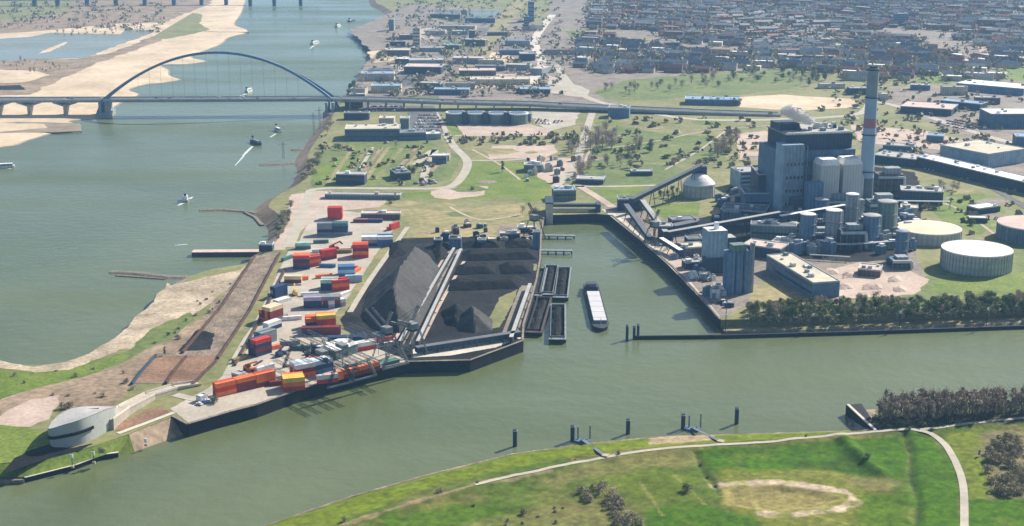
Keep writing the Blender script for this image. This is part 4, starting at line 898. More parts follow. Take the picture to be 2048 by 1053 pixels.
# pale industrial roofs along the river and in the upper middle
rl = ['beside the river', 'behind the viaduct', 'near the sandy lots', 'below the tower blocks', 'in the riverside estate']
IND = [(722,162,66,30,'roof_blue'),(736,150,50,20,'roof_dark'),(742,186,60,24,'roof_blue'),(700,190,30,16,'roof_dark'),(808,148,74,40,'roof_pink'),(818,132,70,30,'roof_grey'),(768,112,50,30,'roof_tan'),(790,128,44,20,'roof_white'),
 (826,104,62,22,'roof_grey'),(884,98,34,16,'roof_blue'),(905,128,60,26,'roof_pink'),(918,152,74,30,'roof_pink'),(940,170,120,34,'roof_tan'),(950,142,60,16,'roof_slate'),(868,190,70,20,'roof_blue'),(890,178,60,16,'roof_slate'),(1040,188,60,24,'roof_blue'),
 (1010,140,50,20,'roof_tan'),(956,130,50,20,'roof_tan'),(1062,150,22,40,'roof_pink'),(800,80,40,16,'roof_pink'),(850,70,40,20,'roof_grey'),(880,60,70,18,'roof_grey'),(930,92,40,16,'roof_tan'),(1000,110,46,18,'roof_slate'),(1010,92,50,18,'roof_blue'),(1040,122,30,30,'roof_grey'),
 (840,178,40,14,'roof_tan'),(780,92,30,12,'roof_grey'),(905,70,30,14,'roof_white'),(975,72,40,12,'roof_grey'),(1090,110,60,14,'roof_red'),(1140,106,80,12,'roof_red'),(1060,62,26,12,'roof_grey'),(930,46,60,10,'roof_grey'),(860,36,60,10,'roof_grey'),(1150,88,60,8,'roof_slate'),(700,204,30,10,'roof_pink'),
 (1560,112,60,16,'roof_red'),(1600,108,70,14,'roof_red'),(1575,126,90,12,'roof_pink'),(1290,110,80,12,'roof_blue'),(1330,98,30,8,'roof_white'),(1250,120,50,12,'roof_blue'),(1360,104,60,8,'roof_pink'),(1700,190,40,16,'roof_grey'),(1640,178,50,14,'roof_grey'),(1740,200,36,14,'roof_tan'),(1950,208,50,16,'roof_grey'),(1885,190,50,14,'roof_grey'),(1820,180,40,14,'roof_pink'),(1700,160,40,10,'roof_blue')]
for i, (x, y, wpx, dm, rm) in enumerate(IND):
    cn = {'roof_blue':'blue','roof_dark':'dark','roof_pink':'pinkish','roof_grey':'grey','roof_tan':'sandy','roof_white':'white','roof_slate':'slate','roof_red':'red'}[rm]
    where = ('near the river bank' if x < 800 else 'between river and highway' if x < 1000 else 'beside the estate road' if x < 1200 else 'in the town beyond the park' if y < 135 else 'by the yards right of the chimney')
    band = 'far' if y < 95 else 'middle' if y < 150 else 'near'
    s_ = px_per_m(y); bld('warehouse', '%s %s warehouse, %s row, about %d metres long, %s' % (cn, ['low','flat','long','wide'][i % 4], band, round(wpx/s_)+i % 3, where), (x, y), (x+wpx, y+random.uniform(-1,1.5)), dm, random.uniform(6,11), random.choice(['wall_blue','wall_grey','wall_dark','wall_cream','wall_brown']), rm, 'warehouse', 0, 2, 'warehouses of the riverside and town estates')
# tower blocks
for x, y, wpx, yt, lb, wm in [(1036,44,14,-2,'blue tower block, left one of the pair at the top','wall_blue'),(1056,44,12,4,'blue tower block, middle one at the top of the picture','wall_steelblue'),(1074,36,12,0,'pale tower block beside the two blue ones','wall_grey'),
    (826,92,14,57,'cream tower block in the riverside estate','wall_cream'),(938,80,12,62,'brown tower block by the broad green strip','wall_brown'),(1048,60,10,34,'teal tower block below the blue pair','wall_teal'),(1790,52,26,28,'distant dark slab block in the right hand town','wall_steelblue'),(778,62,10,40,'small waterfront tower at the river bend','wall_grey')]:
    bld('tower_block', lb, (x,y), (x+wpx,y), 16, -yt, wm, 'roof_grey', 'tower block', 5, 2)
# ---- curved building at the tip and its ramp
def tip():
    base = [((98,893),9.5),((130,897),12.5),((165,890),13.5),((195,876),13),((218,862),12),((236,846),9),((216,838),7),((160,842),7.8),((120,860),8.5)]
    q = [P(x, y) for (x, y), _ in base]; hs = [h for _, h in base]; c = sum(q, Vector())/len(q); c.z = LZ
    o = empty('curved_building', c, label='wedge shaped grey building with curved walls at the tip of the peninsula', cat='building')
    l = [(p.x-c.x, p.y-c.y) for p in q]; n = len(l)
    def dense(v, i, t, k): a0, a1, a2, a3 = v[(i-1)%n], v[i], v[(i+1)%n], v[(i+2)%n]; return .5*((2*a1)+(-a0+a2)*t+(2*a0-5*a1+4*a2-a3)*t*t+(-a0+3*a1-3*a2+a3)*t**3)
    X_, Y_, H__ = [], [], []
    for i in range(n):
        for t in ((0,.25,.5,.75) if i not in (8,) else (0,.5)): X_.append(dense([a[0] for a in l], i, t, 0)); Y_.append(dense([a[1] for a in l], i, t, 0)); H__.append(dense(hs, i, t, 0))
    N_ = len(X_); mb = MB(); mb.add([(x*.93, y*.93, -5) for x, y in zip(X_, Y_)]+[(x, y, h) for x, y, h in zip(X_, Y_, H__)], [(i, (i+1)%N_, N_+(i+1)%N_, N_+i) for i in range(N_)]); mb.build('wall', 'plain_grey', o, smooth=True)
    cx, cy = sum(X_)/N_, sum(Y_)/N_; mb = MB(); mb.add([(x*.985, y*.985, h+.15) for x, y, h in zip(X_, Y_, H__)]+[(cx, cy, sum(H__)/N_+.5)], [(i, (i+1)%N_, N_) for i in range(N_)]); mb.build('roof', 'tank_wall' if 0 else 'roof_grey', o)
    mb = MB(); pr = []
    for i in range(0, 12): pr.append(Vector((X_[i]*.975, Y_[i]*.975, H__[i]*.52)))
    for u, v in zip(pr, pr[1:]): mb.beam(u, v, 1.6, 1.5)
    mb.build('slot', 'coal', o)
    mb = MB(); mb.box((X_[26]*.6, Y_[26]*.6, H__[26]+.6), (9, 3, .8), R(10)); mb.build('skylight', 'wall_brown', o)
tip()
q = [P(x, y, z) for x, y, z in [(214,840,12.5),(248,816,10.8),(300,790,9.2),(350,775,8.1),(398,768,7.2)]]
mb = MB(); tp = MB(); sd_ = MB()
for a, b in zip(q, q[1:]):
    mb.beam(Vector((a.x,a.y,a.z-3.2)), Vector((b.x,b.y,b.z-3.2)), 7, 6); tp.beam(a+Vector((0,0,.05)), b+Vector((0,0,.05)), 6.4, .3)
    for s in (-1, 1): d = (b-a).normalized(); n_ = Vector((-d.y, d.x, 0))*3.4*s; sd_.beam(a+n_+Vector((0,0,.8)), b+n_+Vector((0,0,.8)), .4, 1.2)
o = empty('ramp', (0,0,0), label='curving concrete ramp climbing to the wedge shaped building', cat='ramp')
mb.build('wall', 'concrete', o); tp.build('roadway', 'concrete', o); sd_.build('parapet', 'pale_concrete', o)
# low rusty walls of the brown basins
for i, (ln, lb) in enumerate([([(510,512),(445,610),(365,705)],'long rusty low wall on the river side of the brown basin'),([(560,506),(500,620),(436,716)],'long rusty low wall on the yard side of the brown basin'),
    ([(312,710),(285,740),(264,768)],'dark low wall on the left end of the red brown basin'),([(372,713),(350,740),(332,766)],'low rusty wall dividing the red brown basin'),([(432,722),(405,748),(384,770)],'low rusty wall on the right end of the red brown basin'),
    ([(570,540),(520,640),(470,730)],'thin low wall beside the pale service road')]):
    q = [P(x, y, LZ+1) for x, y in ln]; q = resample(q, 4); mb = MB()
    for a, b in zip(q, q[1:]): mb.beam(a-Vector((0,0,.3)), b-Vector((0,0,.3)), 1.1, 2.2)
    tag(mb.build('low_wall', 'rust' if i != 2 else 'wall_dark'), lb, 'wall')

# small plant units crowding the power station and the quay
def unit(lb, gp, x, y, s, wm):
    p = P(x, y); o = empty('plant_unit', p, R(random.choice([3,-2,38])), label=lb, cat='plant unit', group=gp); a, b, h = random.uniform(4,9)*s, random.uniform(3,7)*s, random.uniform(3,9)*s
    MB().box((0,0,-.2), (a,b,h)).build('casing', wm, o); MB().box((a*.1,0,h-.19), (a*.5,b*.6,h*.25)).build('top_box', random.choice(['pale_steel','grey_steel','white_paint','roof_grey']), o)
    mb = MB(); r = .3*s; mb.tube((a/2+.5,0,0), (a/2+.5,0,h*.9), r, 6); mb.tube((a/2+.5,0,h*.9), (-a/2,0,h*1.05), r, 6); mb.build('pipe', random.choice(['pale_steel','grey_steel','white_paint']), o)
rs = random.getstate(); random.seed(21)
for k in range(84):
    t = random.random(); x = random.uniform(1575,1835); y = random.uniform(405,510)
    wm = random.choice(['wall_blue','wall_steelblue','wall_dark','wall_teal','wall_grey','wall_dark']); cn = {'wall_blue':'deep blue','wall_steelblue':'steel blue','wall_dark':'navy','wall_teal':'green grey','wall_grey':'pale grey'}[wm]
    unit('%s plant unit with pipes among the silos and vessels' % cn, '%s plant units among the silos' % cn, x, y, random.uniform(.6,1.5), wm)
for k in range(30):
    t = random.random(); y = 500+t*120; x = 1355+t*95+random.uniform(-22,28)*(1-t*.4); unit('small grey unit on the quay edge around the mill', 'small units on the power station quay', x, y, random.uniform(.4,.9), random.choice(['wall_steelblue','wall_dark','wall_grey','wall_white']))
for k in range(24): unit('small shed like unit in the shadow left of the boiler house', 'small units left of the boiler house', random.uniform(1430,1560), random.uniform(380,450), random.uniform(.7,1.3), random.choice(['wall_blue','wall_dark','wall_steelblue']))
for k in range(34): unit('small container like unit in the rubble yard below the viaduct', 'small units in the rubble yard', random.uniform(1050,1165), random.uniform(315,366), random.uniform(.35,.8), random.choice(['wall_brick','wall_cream','rust','wall_white','wall_teal','wall_grey']))
for k in range(26): unit('small machine on the back edge of the coal yard', 'small machines behind the coal yard', random.uniform(870,1078), random.uniform(452,486), random.uniform(.4,.8), random.choice(['wall_dark','wall_blue','box_yellow' if 0 else 'wall_cream','wall_dark','rust']))
random.setstate(rs)
# ================================================================ CONTAINERS
CC = {'red': (.50,.045,.035), 'orange': (.72,.17,.05), 'navy': (.022,.05,.13), 'blue': (.05,.16,.34), 'teal': (.06,.16,.15), 'white': (.62,.64,.64), 'pale blue': (.33,.50,.62), 'grey': (.22,.24,.26), 'maroon': (.18,.03,.035), 'olive': (.20,.17,.07), 'mint': (.36,.52,.46), 'lilac': (.38,.34,.50), 'cream': (.62,.52,.34), 'yellow': (.75,.45,.08)}
for k, c in CC.items(): mat('box_'+k.replace(' ', '_'), c, var=.16, scale=.25, rough=.6, fine=.15)
CMESH = {}
def cmesh(colour):
    if colour in CMESH: return CMESH[colour]
    L_, W_, H_ = 12.19, 2.44, 2.59; mb = MB(); n = 18
    for s in (-1, 1):                                   # ribbed long sides
        vs = []
        for i in range(n*2+1):
            x = -L_/2+.1+(L_-.2)*i/(n*2); y = s*(W_/2-(.02 if i % 2 else .12)); vs += [(x,y,.15),(x,y,H_-.12)]
        mb.add(vs, [(2*i,2*i+2,2*i+3,2*i+1) if s < 0 else (2*i,2*i+1,2*i+3,2*i+2) for i in range(n*2)])
    mb.box((0,0,.12), (L_-.1,W_-.3,H_-.2))
    for x in (-L_/2+.09, L_/2-.09):
        for y in (-W_/2+.09, W_/2-.09): mb.box((x,y,0), (.18,.18,H_))
    for y in (-W_/2+.07, W_/2-.07): mb.box((0,y,H_-.14), (L_-.4,.14,.14)); mb.box((0,y,0), (L_-.4,.14,.16))
    for x in (-L_/2+.07, L_/2-.07): mb.box((x,0,H_-.14), (.14,W_-.4,.14))
    for y in (-.6,-.2,.2,.6): mb.box((L_/2-.02,y,.2), (.05,.05,H_-.4))
    o = mb.build('shipping_container', 'box_'+colour.replace(' ', '_')); CMESH[colour] = o.data; bpy.data.objects.remove(o); return CMESH[colour]
TN = ['bottom', 'second', 'third', 'fourth', 'top']; RN = ['front', 'second', 'third', 'fourth', 'fifth', 'sixth']; CN = {1: [''], 2: [', left', ', right'], 3: [', left', ', middle', ', right'], 4: [', left end', ', left middle', ', right middle', ', right end']}
def stack(desc, px, py, nx, rows, tiers, rz, cols, ragged=.25, top=None, z=LZ+.11):
    p = P(px, py); rz = R(rz); co, si = math.cos(rz), math.sin(rz)
    for j in range(rows):
        for i in range(nx):
            t_ = tiers - (1 if random.random() < ragged else 0) - (1 if random.random() < ragged*.4 else 0)
            for k in range(max(1, t_)):
                if k < t_-1 and 0 < j < rows-1 and (i < nx-1 or rows > 4): continue      # wholly enclosed by its neighbours
                lx = (i+.5)*12.5; ly = (j+.5)*2.62; c = random.choice(cols) if not (top and k == max(1, t_)-1) else random.choice(top)
                o = bpy.data.objects.new('shipping_container', cmesh(c)); COL.objects.link(o)
                o.location = (p.x+lx*co-ly*si+random.uniform(-.06,.06), p.y+lx*si+ly*co, z+k*2.595); o.rotation_euler = (0,0,rz+(math.pi if random.random() < .5 else 0))
                tag(o, '%s container, %s tier, %s row%s, %s' % (c, TN[k], RN[j], CN[nx][i], desc), 'container', 'shipping containers on the yard')
stack('far red stack', 655,440, 1,4,4, 2, ['red'], .1, ['red'])
stack('far navy block', 634,472, 2,3,4, 1, ['navy','navy','blue','grey'], .05, ['navy','teal','grey'])
stack('far slate row', 706,446, 2,2,1, 0, ['grey','maroon','navy'], .0)
stack('far slate pair', 768,440, 1,3,2, 8, ['grey','navy','pale blue'], .2)
stack('far white topped block', 723,494, 2,4,3, 4, ['navy','blue','grey'], .1, ['white','pale blue','blue'])
stack('far right orange end', 783,462, 1,2,2, 60, ['orange','red'], .1)
stack('red stack by the grass strip', 705,517, 1,4,4, 6, ['red','red','maroon','orange'], .25, ['red','orange'])
stack('small mint stack', 590,500, 1,2,2, 8, ['mint','teal'], .1, ['mint'])
stack('small white pair', 626,488, 1,1,2, 8, ['teal','white','white'], .1)
stack('red and navy stack at left', 586,540, 1,4,4, 4, ['navy','navy','maroon'], .15, ['red','orange','maroon'])
stack('red side of the left stack', 612,536, 1,3,3, 30, ['red','maroon','orange'], .2)
stack('brown middle stack', 644,522, 1,2,3, 30, ['maroon','maroon','red'], .2)
stack('small brown pair', 672,508, 1,2,1, 10, ['maroon','olive'], 0)
stack('blue block in the middle', 676,555, 1,4,3, 8, ['blue','blue','pale blue'], .2, ['pale blue','white','blue'])
stack('pale blue end block', 690,566, 1,2,2, 8, ['pale blue','white'], .2)
stack('cream and olive pair', 568,567, 1,2,2, 0, ['olive','maroon','cream'], 0, ['cream'])
stack('lilac column at left', 551,598, 1,3,3, 55, ['lilac','navy','grey'], .2)
stack('small white pair at left', 556,610, 1,2,1, 50, ['white','navy'], 0)
stack('navy middle block', 641,582, 1,4,3, 3, ['navy','grey','navy','teal'], .1, ['mint','grey'])
stack('red zigzag block', 666,584, 1,4,3, 25, ['red','maroon','red','orange'], .35, ['red','orange'])
stack('dark purple block', 607,618, 2,3,3, 6, ['navy','maroon','navy'], .15, ['lilac','lilac','grey'])
stack('white topped end block', 658,618, 1,3,2, 30, ['white','red','lilac'], .2)
stack('bright orange block', 612,662, 1,4,3, 12, ['orange','red','maroon'], .3, ['orange','red','orange'])
stack('bright red block', 634,664, 1,4,4, 14, ['red','orange','red'], .25, ['orange','red','yellow'])
stack('orange column at left', 541,648, 1,4,4, 55, ['orange','maroon','orange'], .15, ['orange','orange','cream'])
stack('white pair below the orange column', 537,664, 1,2,2, 55, ['white','navy'], .1)
stack('teal column at left', 524,692, 1,3,3, 50, ['teal','navy','navy','grey'], .2, ['teal','grey','white'])
stack('navy column at left', 513,716, 1,3,4, 50, ['navy','navy','maroon'], .1, ['red','cream','navy'])
stack('long dark row by the pale path', 603,672, 2,2,2, 4, ['maroon','navy','grey'], .2)
stack('long red wall by the quay', 434,796, 3,2,3, 38.3, ['red','maroon','red','orange'], .03, ['orange','red','red'])
stack('orange block by the quay', 567,785, 1,4,3, 16, ['orange','maroon','red','orange'], .05, ['orange','orange','yellow'])
stack('orange and pale block behind the quay', 592,758, 1,4,3, 30, ['navy','maroon','orange'], .1, ['pale blue','orange','white'])
stack('white roofed block behind the quay', 630,750, 1,3,3, 36, ['maroon','navy','blue'], .1, ['white','white','pale blue'])
stack('red roofed row behind the quay', 608,730, 2,2,1, 30, ['maroon','red'], .1, ['red','orange'])
stack('maroon rows under the gantry', 652,768, 3,1,2, 39, ['maroon','red','orange','maroon'], .2)
stack('small red pair by the quay', 635,770, 1,1,2, 20, ['maroon','red'], 0, ['white'])
stack('dark rows under the gantry', 622,708, 2,2,2, 6, ['navy','grey','maroon','teal'], .25)
stack('purple rows under the gantry', 655,692, 2,2,2, 6, ['navy','lilac','navy'], .3)
stack('red rows at the end of the yard', 716,704, 2,2,2, 30, ['red','maroon','red'], .2, ['red','white'])
stack('pale rows by the coal crane', 730,745, 2,2,1, 39, ['grey','pale blue','white','teal'], .3)
for x, y, c, rz, lb in [(640,505,'white',10,'left of the brown pair'),(655,535,'blue',-5,'below the brown middle stack'),(600,560,'orange',5,'right of the cream pair'),(690,470,'grey',0,'between the far navy block and the white topped block'),(648,556,'orange',20,'left of the blue block'),(620,592,'white',8,'left of the navy middle block'),(560,640,'grey',50,'right of the orange column'),(585,640,'white',15,'above the bright orange block'),
    (545,700,'orange',40,'right of the teal column'),(580,690,'grey',15,'in front of the bright orange block'),(600,700,'teal',0,'beside the dark rows'),(530,740,'white',45,'behind the long red wall'),(560,770,'maroon',16,'left of the orange quay block'),(480,722,'olive',60,'beside the pale service road'),(700,540,'red',8,'right of the blue block'),(712,545,'orange',70,'by the grass strip'),(690,592,'white',60,'right of the red zigzag block'),(640,640,'red',0,'above the bright red block'),(575,520,'teal',60,'on the left edge near the red and navy stack'),(660,455,'white',0,'in front of the far red stack')]:
    p = P(x, y); o = bpy.data.objects.new('shipping_container', cmesh(c)); COL.objects.link(o); o.location = (p.x, p.y, LZ+.11); o.rotation_euler = (0,0,R(rz)); tag(o, 'single %s container standing alone %s' % (c, lb), 'container', 'shipping containers on the yard')
print('containers', sum(o.name.startswith('shipping_container') for o in bpy.data.objects))
# ---- sheds in the yard
bld('shed', 'pale arched shed roof among the containers under the gantry', (672,722),(716,706), 16, 6, 'wall_teal', 'roof_white', 'shed', 0, 0, gable=1.6)
bld('shed', 'long brown shed at the far end of the container yard', (722,440),(800,440), 12, 5, 'wall_brown', 'roof_pink', 'shed', 0, 2)
bld('shed', 'long grey shed behind the far red container stack', (650,398),(800,400), 10, 4, 'wall_teal', 'roof_grey', 'shed', 0, 2)
bld('weigh_house', 'small grey hut with pale roof near the quay end of the yard', (478,768),(492,763), 6, 5, 'wall_teal', 'roof_grey', 'hut', 0, 0)
bld('cabin', 'small pale cabins in front of the pointed end of the yard', (402,806),(416,801), 4, 3, 'wall_white', 'roof_white', 'hut', 0, 0)
# ================================================================ CRANES
def lattice(mb, a, b, w_, h_, seg, r=.22):
    a = Vector(a); b = Vector(b); d = (b-a).normalized(); s = d.cross(Vector((0,0,1))); s = s.normalized()*w_/2 if s.length > .01 else Vector((w_/2,0,0)); u = s.cross(d).normalized()*h_/2
    C4 = [s+u, -s+u, -s-u, s-u]
    for c in C4: mb.tube(a+c, b+c, r, 4)
    for i in range(seg):
        p, q = a.lerp(b, i/seg), a.lerp(b, (i+1)/seg)
        for k in range(4): mb.tube(p+C4[k], q+C4[(k+1)%4], r*.6, 3); mb.tube(q+C4[k], q+C4[(k+1)%4], r*.6, 3)
PQ = Vector((math.cos(R(39.8-90)), math.sin(R(39.8-90)), 0)); QD = Vector((math.cos(R(39.8)), math.sin(R(39.8)), 0))
def gantry(lb, tip_px, L_, zt, colour, inner=62, outer=14):
    t = P(*tip_px, zt); e = t-PQ*L_; base = Vector((t.x, t.y, LZ))-PQ*outer
    o = empty('gantry_crane', base, label=lb, cat='crane'); T = lambda v: v-base
    for s in (-3.5, 3.5):
        mb = MB(); lattice(mb, T(t+QD*s), T(e+QD*s), 1.0, 1.8, int(L_/7), .14); mb.build('girder', colour, o)
    for k, f in ((0, outer), (1, inner)):
        for s in (-1, 1):
            q = T(t-PQ*f); mb = MB(); a = Vector((q.x, q.y, zt-LZ-1.2))+QD*s*3.5; b = Vector((q.x, q.y, .3))+QD*s*9; lattice(mb, a, b, 1.2, 1.2, 4, .18); mb.build('leg', colour, o)
        q = T(t-PQ*f); mb = MB(); mb.beam(Vector((q.x,q.y,.6))+QD*9.5, Vector((q.x,q.y,.6))-QD*9.5, 1.0, .9); mb.build('sill_beam', 'grey_steel', o)
    q = T(t-PQ*(L_*.45)); MB().box((q.x, q.y, q.z+1.3), (4.5, 7.5, 2.2), R(39.8)).build('trolley', 'grey_steel', o); MB().box((q.x+2, q.y, q.z-4), (2.2, 2.2, 2.6), R(39.8)).build('cab', 'glass_dark', o)
    mb = MB(); mb.tube((q.x, q.y, q.z), (q.x, q.y, 3), .12, 4); mb.build('rope', 'dark_steel', o); return o
gantry('lattice gantry crane over the containers, the one nearest the tip', (708,741), 74, 20, 'dark_steel')
gantry('lattice gantry crane over the containers, second from the tip', (752,729), 78, 20, 'grey_steel')
def luffer(lb, px, py, tip, zt, colour='grey_steel'):
    b = P(px, py); o = empty('coal_crane', b, label=lb, cat='crane'); t = P(*tip, zt)-b
    for sx in (-1, 1):
        for sy in (-1, 1):
            mb = MB(); lattice(mb, QD*sx*6+PQ*sy*7+Vector((0,0,.2)), QD*sx*3+PQ*sy*3.4+Vector((0,0,15)), .7, .7, 5, .13); mb.build('leg', colour, o)
    mb = MB(); mb.box((0,0,15), (5.5,6.5,.8), R(39.8)); mb.build('platform', 'dark_steel', o)
    mb = MB(); mb.box((0,0,16.2), (5,6,3.6), R(39.8)); mb.build('machine_house', 'grey_steel', o)
    for s in (-2.4, 2.4):
        mb = MB(); lattice(mb, QD*s+Vector((0,0,18)), t+QD*s, 1.0, 1.3, 12, .13); mb.build('boom', colour, o)
    m_ = -t.copy(); m_.z = 0; m_ = m_.normalized()*5+Vector((0,0,30)); mb = MB(); lattice(mb, Vector((0,0,21)), m_, 1.4, 1.4, 4, .18); mb.build('mast', colour, o)
    mb = MB(); mb.tube(m_, t, .16, 4); mb.tube(m_, t*.6+Vector((0,0,18*.4)), .16, 4); mb.build('stay', 'dark_steel', o)
    return o
luffer('tall grey lattice coal crane with raised twin boom, left one', 775, 716, (738,618), 34)
luffer('tall grey lattice coal crane with raised twin boom, right one', 826, 708, (788,644), 30)
gantry('grey coal gantry crane reaching over the canal at the black yard', (814,703), 66, 20, 'grey_steel', 52, 12)
# travelling unloader on the left harbour wall, quay crane on the right one
luffer('rusty dark bulk crane on the power station quay', 1308, 492, (1290,440), 26, 'rust')
luffer('blue grey unloading crane on the left harbour quay', 1068, 478, (1085,440), 22, 'dark_steel')
bld('transfer_tower', 'slim dark blue tower on the left harbour quay', (1066,500),(1080,500), 7, 14, 'wall_blue', 'roof_dark', 'tower', 0, 0)
# ================================================================ COAL
def heap(name, lb, base_px, hmax, m, slope=.75, step=1.4, seed=0, cat='coal heap', group='heaps on the coal yard'):
    pl = [tuple(P(x, y)[:2]) for x, y in base_px]; xs = [p[0] for p in pl]; ys = [p[1] for p in pl]
    ax = np.arange(min(xs)-1, max(xs)+1, step); ay = np.arange(min(ys)-1, max(ys)+1, step); X_, Y_ = np.meshgrid(ax, ay)
    d = sdist(X_, Y_, pl)+fbm(X_+seed*50, Y_, 9, 71)*.8; h = np.minimum(d*slope, hmax+fbm(X_+seed*31, Y_, 18, 81)*hmax*.12)+fbm(X_, Y_, 3.5, 91)*.5; h = np.where(d < 0, -.6, h)+.1
    c = (sum(xs)/len(xs), sum(ys)/len(ys)); mb = MB(); ny2, nx2 = X_.shape; ii = np.arange(ny2*nx2).reshape(ny2, nx2)
    q = np.stack([ii[:-1,:-1], ii[:-1,1:], ii[1:,1:], ii[1:,:-1]], -1).reshape(-1, 4); q = q[h.reshape(-1)[q].max(1) > -.4]
    used, inv = np.unique(q, return_inverse=True); inv = inv.reshape(q.shape)
    mb.v = [(float(X_.flat[i]-c[0]), float(Y_.flat[i]-c[1]), float(h.flat[i])) for i in used]; mb.f = [tuple(int(k) for k in r) for r in inv]; mb.m = [0]*len(mb.f)
    o = mb.build(name, m); o.location = (c[0], c[1], LZ+.1); return tag(o, lb, cat, group)
heap('coal_heap', 'largest coal heap, a long smooth grey ridge between the conveyor tracks', [(818,512),(856,510),(885,545),(868,600),(842,655),(800,668),(750,660),(722,632),(732,590),(768,548),(795,522)], 24, 'grey_coal', .85)
heap('coal_heap', 'grey cone shaped coal heap in the middle of the lower yard', [(905,640),(945,625),(985,640),(985,662),(950,668),(915,664)], 14, 'grey_coal', .85, seed=1)
heap('coal_heap', 'black heap left of the grey cone', [(882,625),(935,612),(945,640),(920,655),(890,652)], 7, 'coal', .8, seed=2)
hp = [((925,506),(1074,503),(1076,520),(922,524),'long black ridge in the second row from the back'),((915,532),(990,530),(992,548),(908,552),'black ridge in the third row beside the conveyor tracks'),((998,530),(1068,530),(1066,548),(1000,550),'black ridge in the third row by the mossy strip'),((900,562),(1052,556),(1040,578),(893,584),'long black ridge in the fourth row'),
 ((925,486),(1000,484),(1000,496),(925,498),'black ridge along the back of the coal yard'),((860,492),(905,490),(890,520),(872,524),'small heap between the grey ridge and the tracks'),((780,488),(830,486),(815,510),(775,520),'dark heap at the far end of the grey ridge'),((1010,484),(1070,484),(1070,496),(1010,498),'low black ridge at the back near the harbour')]
for i, b in enumerate(hp): heap('coal_heap', b[4], b[:4], 4.2, 'coal', .6, seed=i+3)
heap('sand_heap', 'tan heap of crushed material on the power station quay', [(1255,440),(1275,438),(1312,478),(1300,488)], 3, 'sand', .5, seed=20, cat='heap')
for i, (x, y, s) in enumerate([(1660,545,18),(1700,552,16),(1735,540,14),(1690,575,18),(1745,575,20),(1790,560,14),(1800,580,14)]):
    heap('rubble_heap', ['broad','pale','small','flat','wide','low','round'][i]+' rubble heap '+['left of the yard tracks','in the middle of the rubble yard','behind the low cream shed','in front near the tree belt','beside the shed, near the trees','nearest the ribbed tank','below the heap nearest the ribbed tank'][i], [(x-s,y-4),(x,y-7),(x+s,y-3),(x+s,y+4),(x-s,y+6)], 2.2, 'pink_gravel', .5, seed=i+30, cat='heap', group='rubble heaps')
# ================================================================ VESSELS
def ring_loft(mb, rings):
    n = len(rings[0]); vs = [v for r in rings for v in r]
    mb.add(vs, [(k*n+i, k*n+(i+1)%n, (k+1)*n+(i+1)%n, (k+1)*n+i) for k in range(len(rings)-1) for i in range(n)])
def hull_ring(L_, W_, z, rake=0, bow=0):        # bow at +x
    if bow: return [(-L_/2+rake,-W_/2,z),(L_/2-bow,-W_/2,z),(L_/2-bow*.4,-W_/2*.78,z),(L_/2-rake,-W_/2*.2,z),(L_/2-rake,W_/2*.2,z),(L_/2-bow*.4,W_/2*.78,z),(L_/2-bow,W_/2,z),(-L_/2+rake,W_/2,z)]
    return [(-L_/2+rake,-W_/2,z),(L_/2-rake,-W_/2,z),(L_/2-rake,W_/2,z),(-L_/2+rake,W_/2,z)]
def barge(lb, a, b, W_, cargo, fill=.4, hullm='dark_steel', deckm='grey_steel'):
    A, B = P(*a, 1.5), P(*b, 1.5); c = (A+B)/2; L_ = (B-A).length; rz = math.atan2(B.y-A.y, B.x-A.x)
    o = empty('barge', (c.x, c.y, 0), rz, label=lb, cat='barge', group='push barges in the harbour'); top = 3.0
    mb = MB(); ring_loft(mb, [hull_ring(L_, W_, -1, 5), hull_ring(L_, W_, top-1, .6), hull_ring(L_, W_, top, 0)])
    mb.build('hull', hullm, o)
    hl_, hw = L_-9, W_-2.0
    mb = MB()
    for x, y, dx, dy in ((0,-(hw+W_)/4,L_,(W_-hw)/2),(0,(hw+W_)/4,L_,(W_-hw)/2),(-(hl_+L_)/4,0,(L_-hl_)/2,hw),((hl_+L_)/4,0,(L_-hl_)/2,hw)): mb.box((x,y,top-.02), (dx,dy,.12))
    mb.build('deck', deckm, o)
    mb = MB()
    for x, y, dx, dy in ((0,-hw/2,hl_+.4,.3),(0,hw/2,hl_+.4,.3),(-hl_/2,0,.3,hw-.3),(hl_/2,0,.3,hw-.3)): mb.box((x,y,.6), (dx,dy,top+.5))
    mb.build('coaming', 'grey_steel' if deckm != 'rust' else 'dark_steel', o)
    n = 26; vs = []; m_ = 5
    for i in range(n+1):
        for j in range(m_+1):
            x = -hl_/2+.3+(hl_-.6)*i/n; y = -hw/2+.2+(hw-.4)*j/m_; e = 1-abs(2*j/m_-1); vs.append((x, y, .8+fill*(3.2*e+1.2*noise.noise(Vector((x*.15+hash(lb)%97,y*.3,0))))))
    mb = MB(); mb.add(vs, [(i*(m_+1)+j, (i+1)*(m_+1)+j, (i+1)*(m_+1)+j+1, i*(m_+1)+j+1) for i in range(n) for j in range(m_)]); mb.build('cargo', cargo, o)
    for s in (-1, 1): MB().cyl((L_/2-2, s*(W_/2-1.6), top+.1), .3, .3, .7, 8).build('bollard', 'dark_steel', o)
    return o
barge('black coal barge moored left in the back pair', (1104,534), (1092,594), 11, 'coal', .9)
barge('black coal barge moored right in the back pair', (1129,538), (1121,600), 11, 'coal', .85)
barge('dark brown loaded barge at the quay in front of the back pair', (1089,598), (1067,670), 11, 'coal_ground', .8, deckm='rust')
barge('lone navy barge moored in front of the back pair', (1116,612), (1115,684), 11.2, 'coal', .8)
barge('dark barge lying between the quay and the back pair', (1085,540), (1073,596), 8, 'grey_coal', .4)
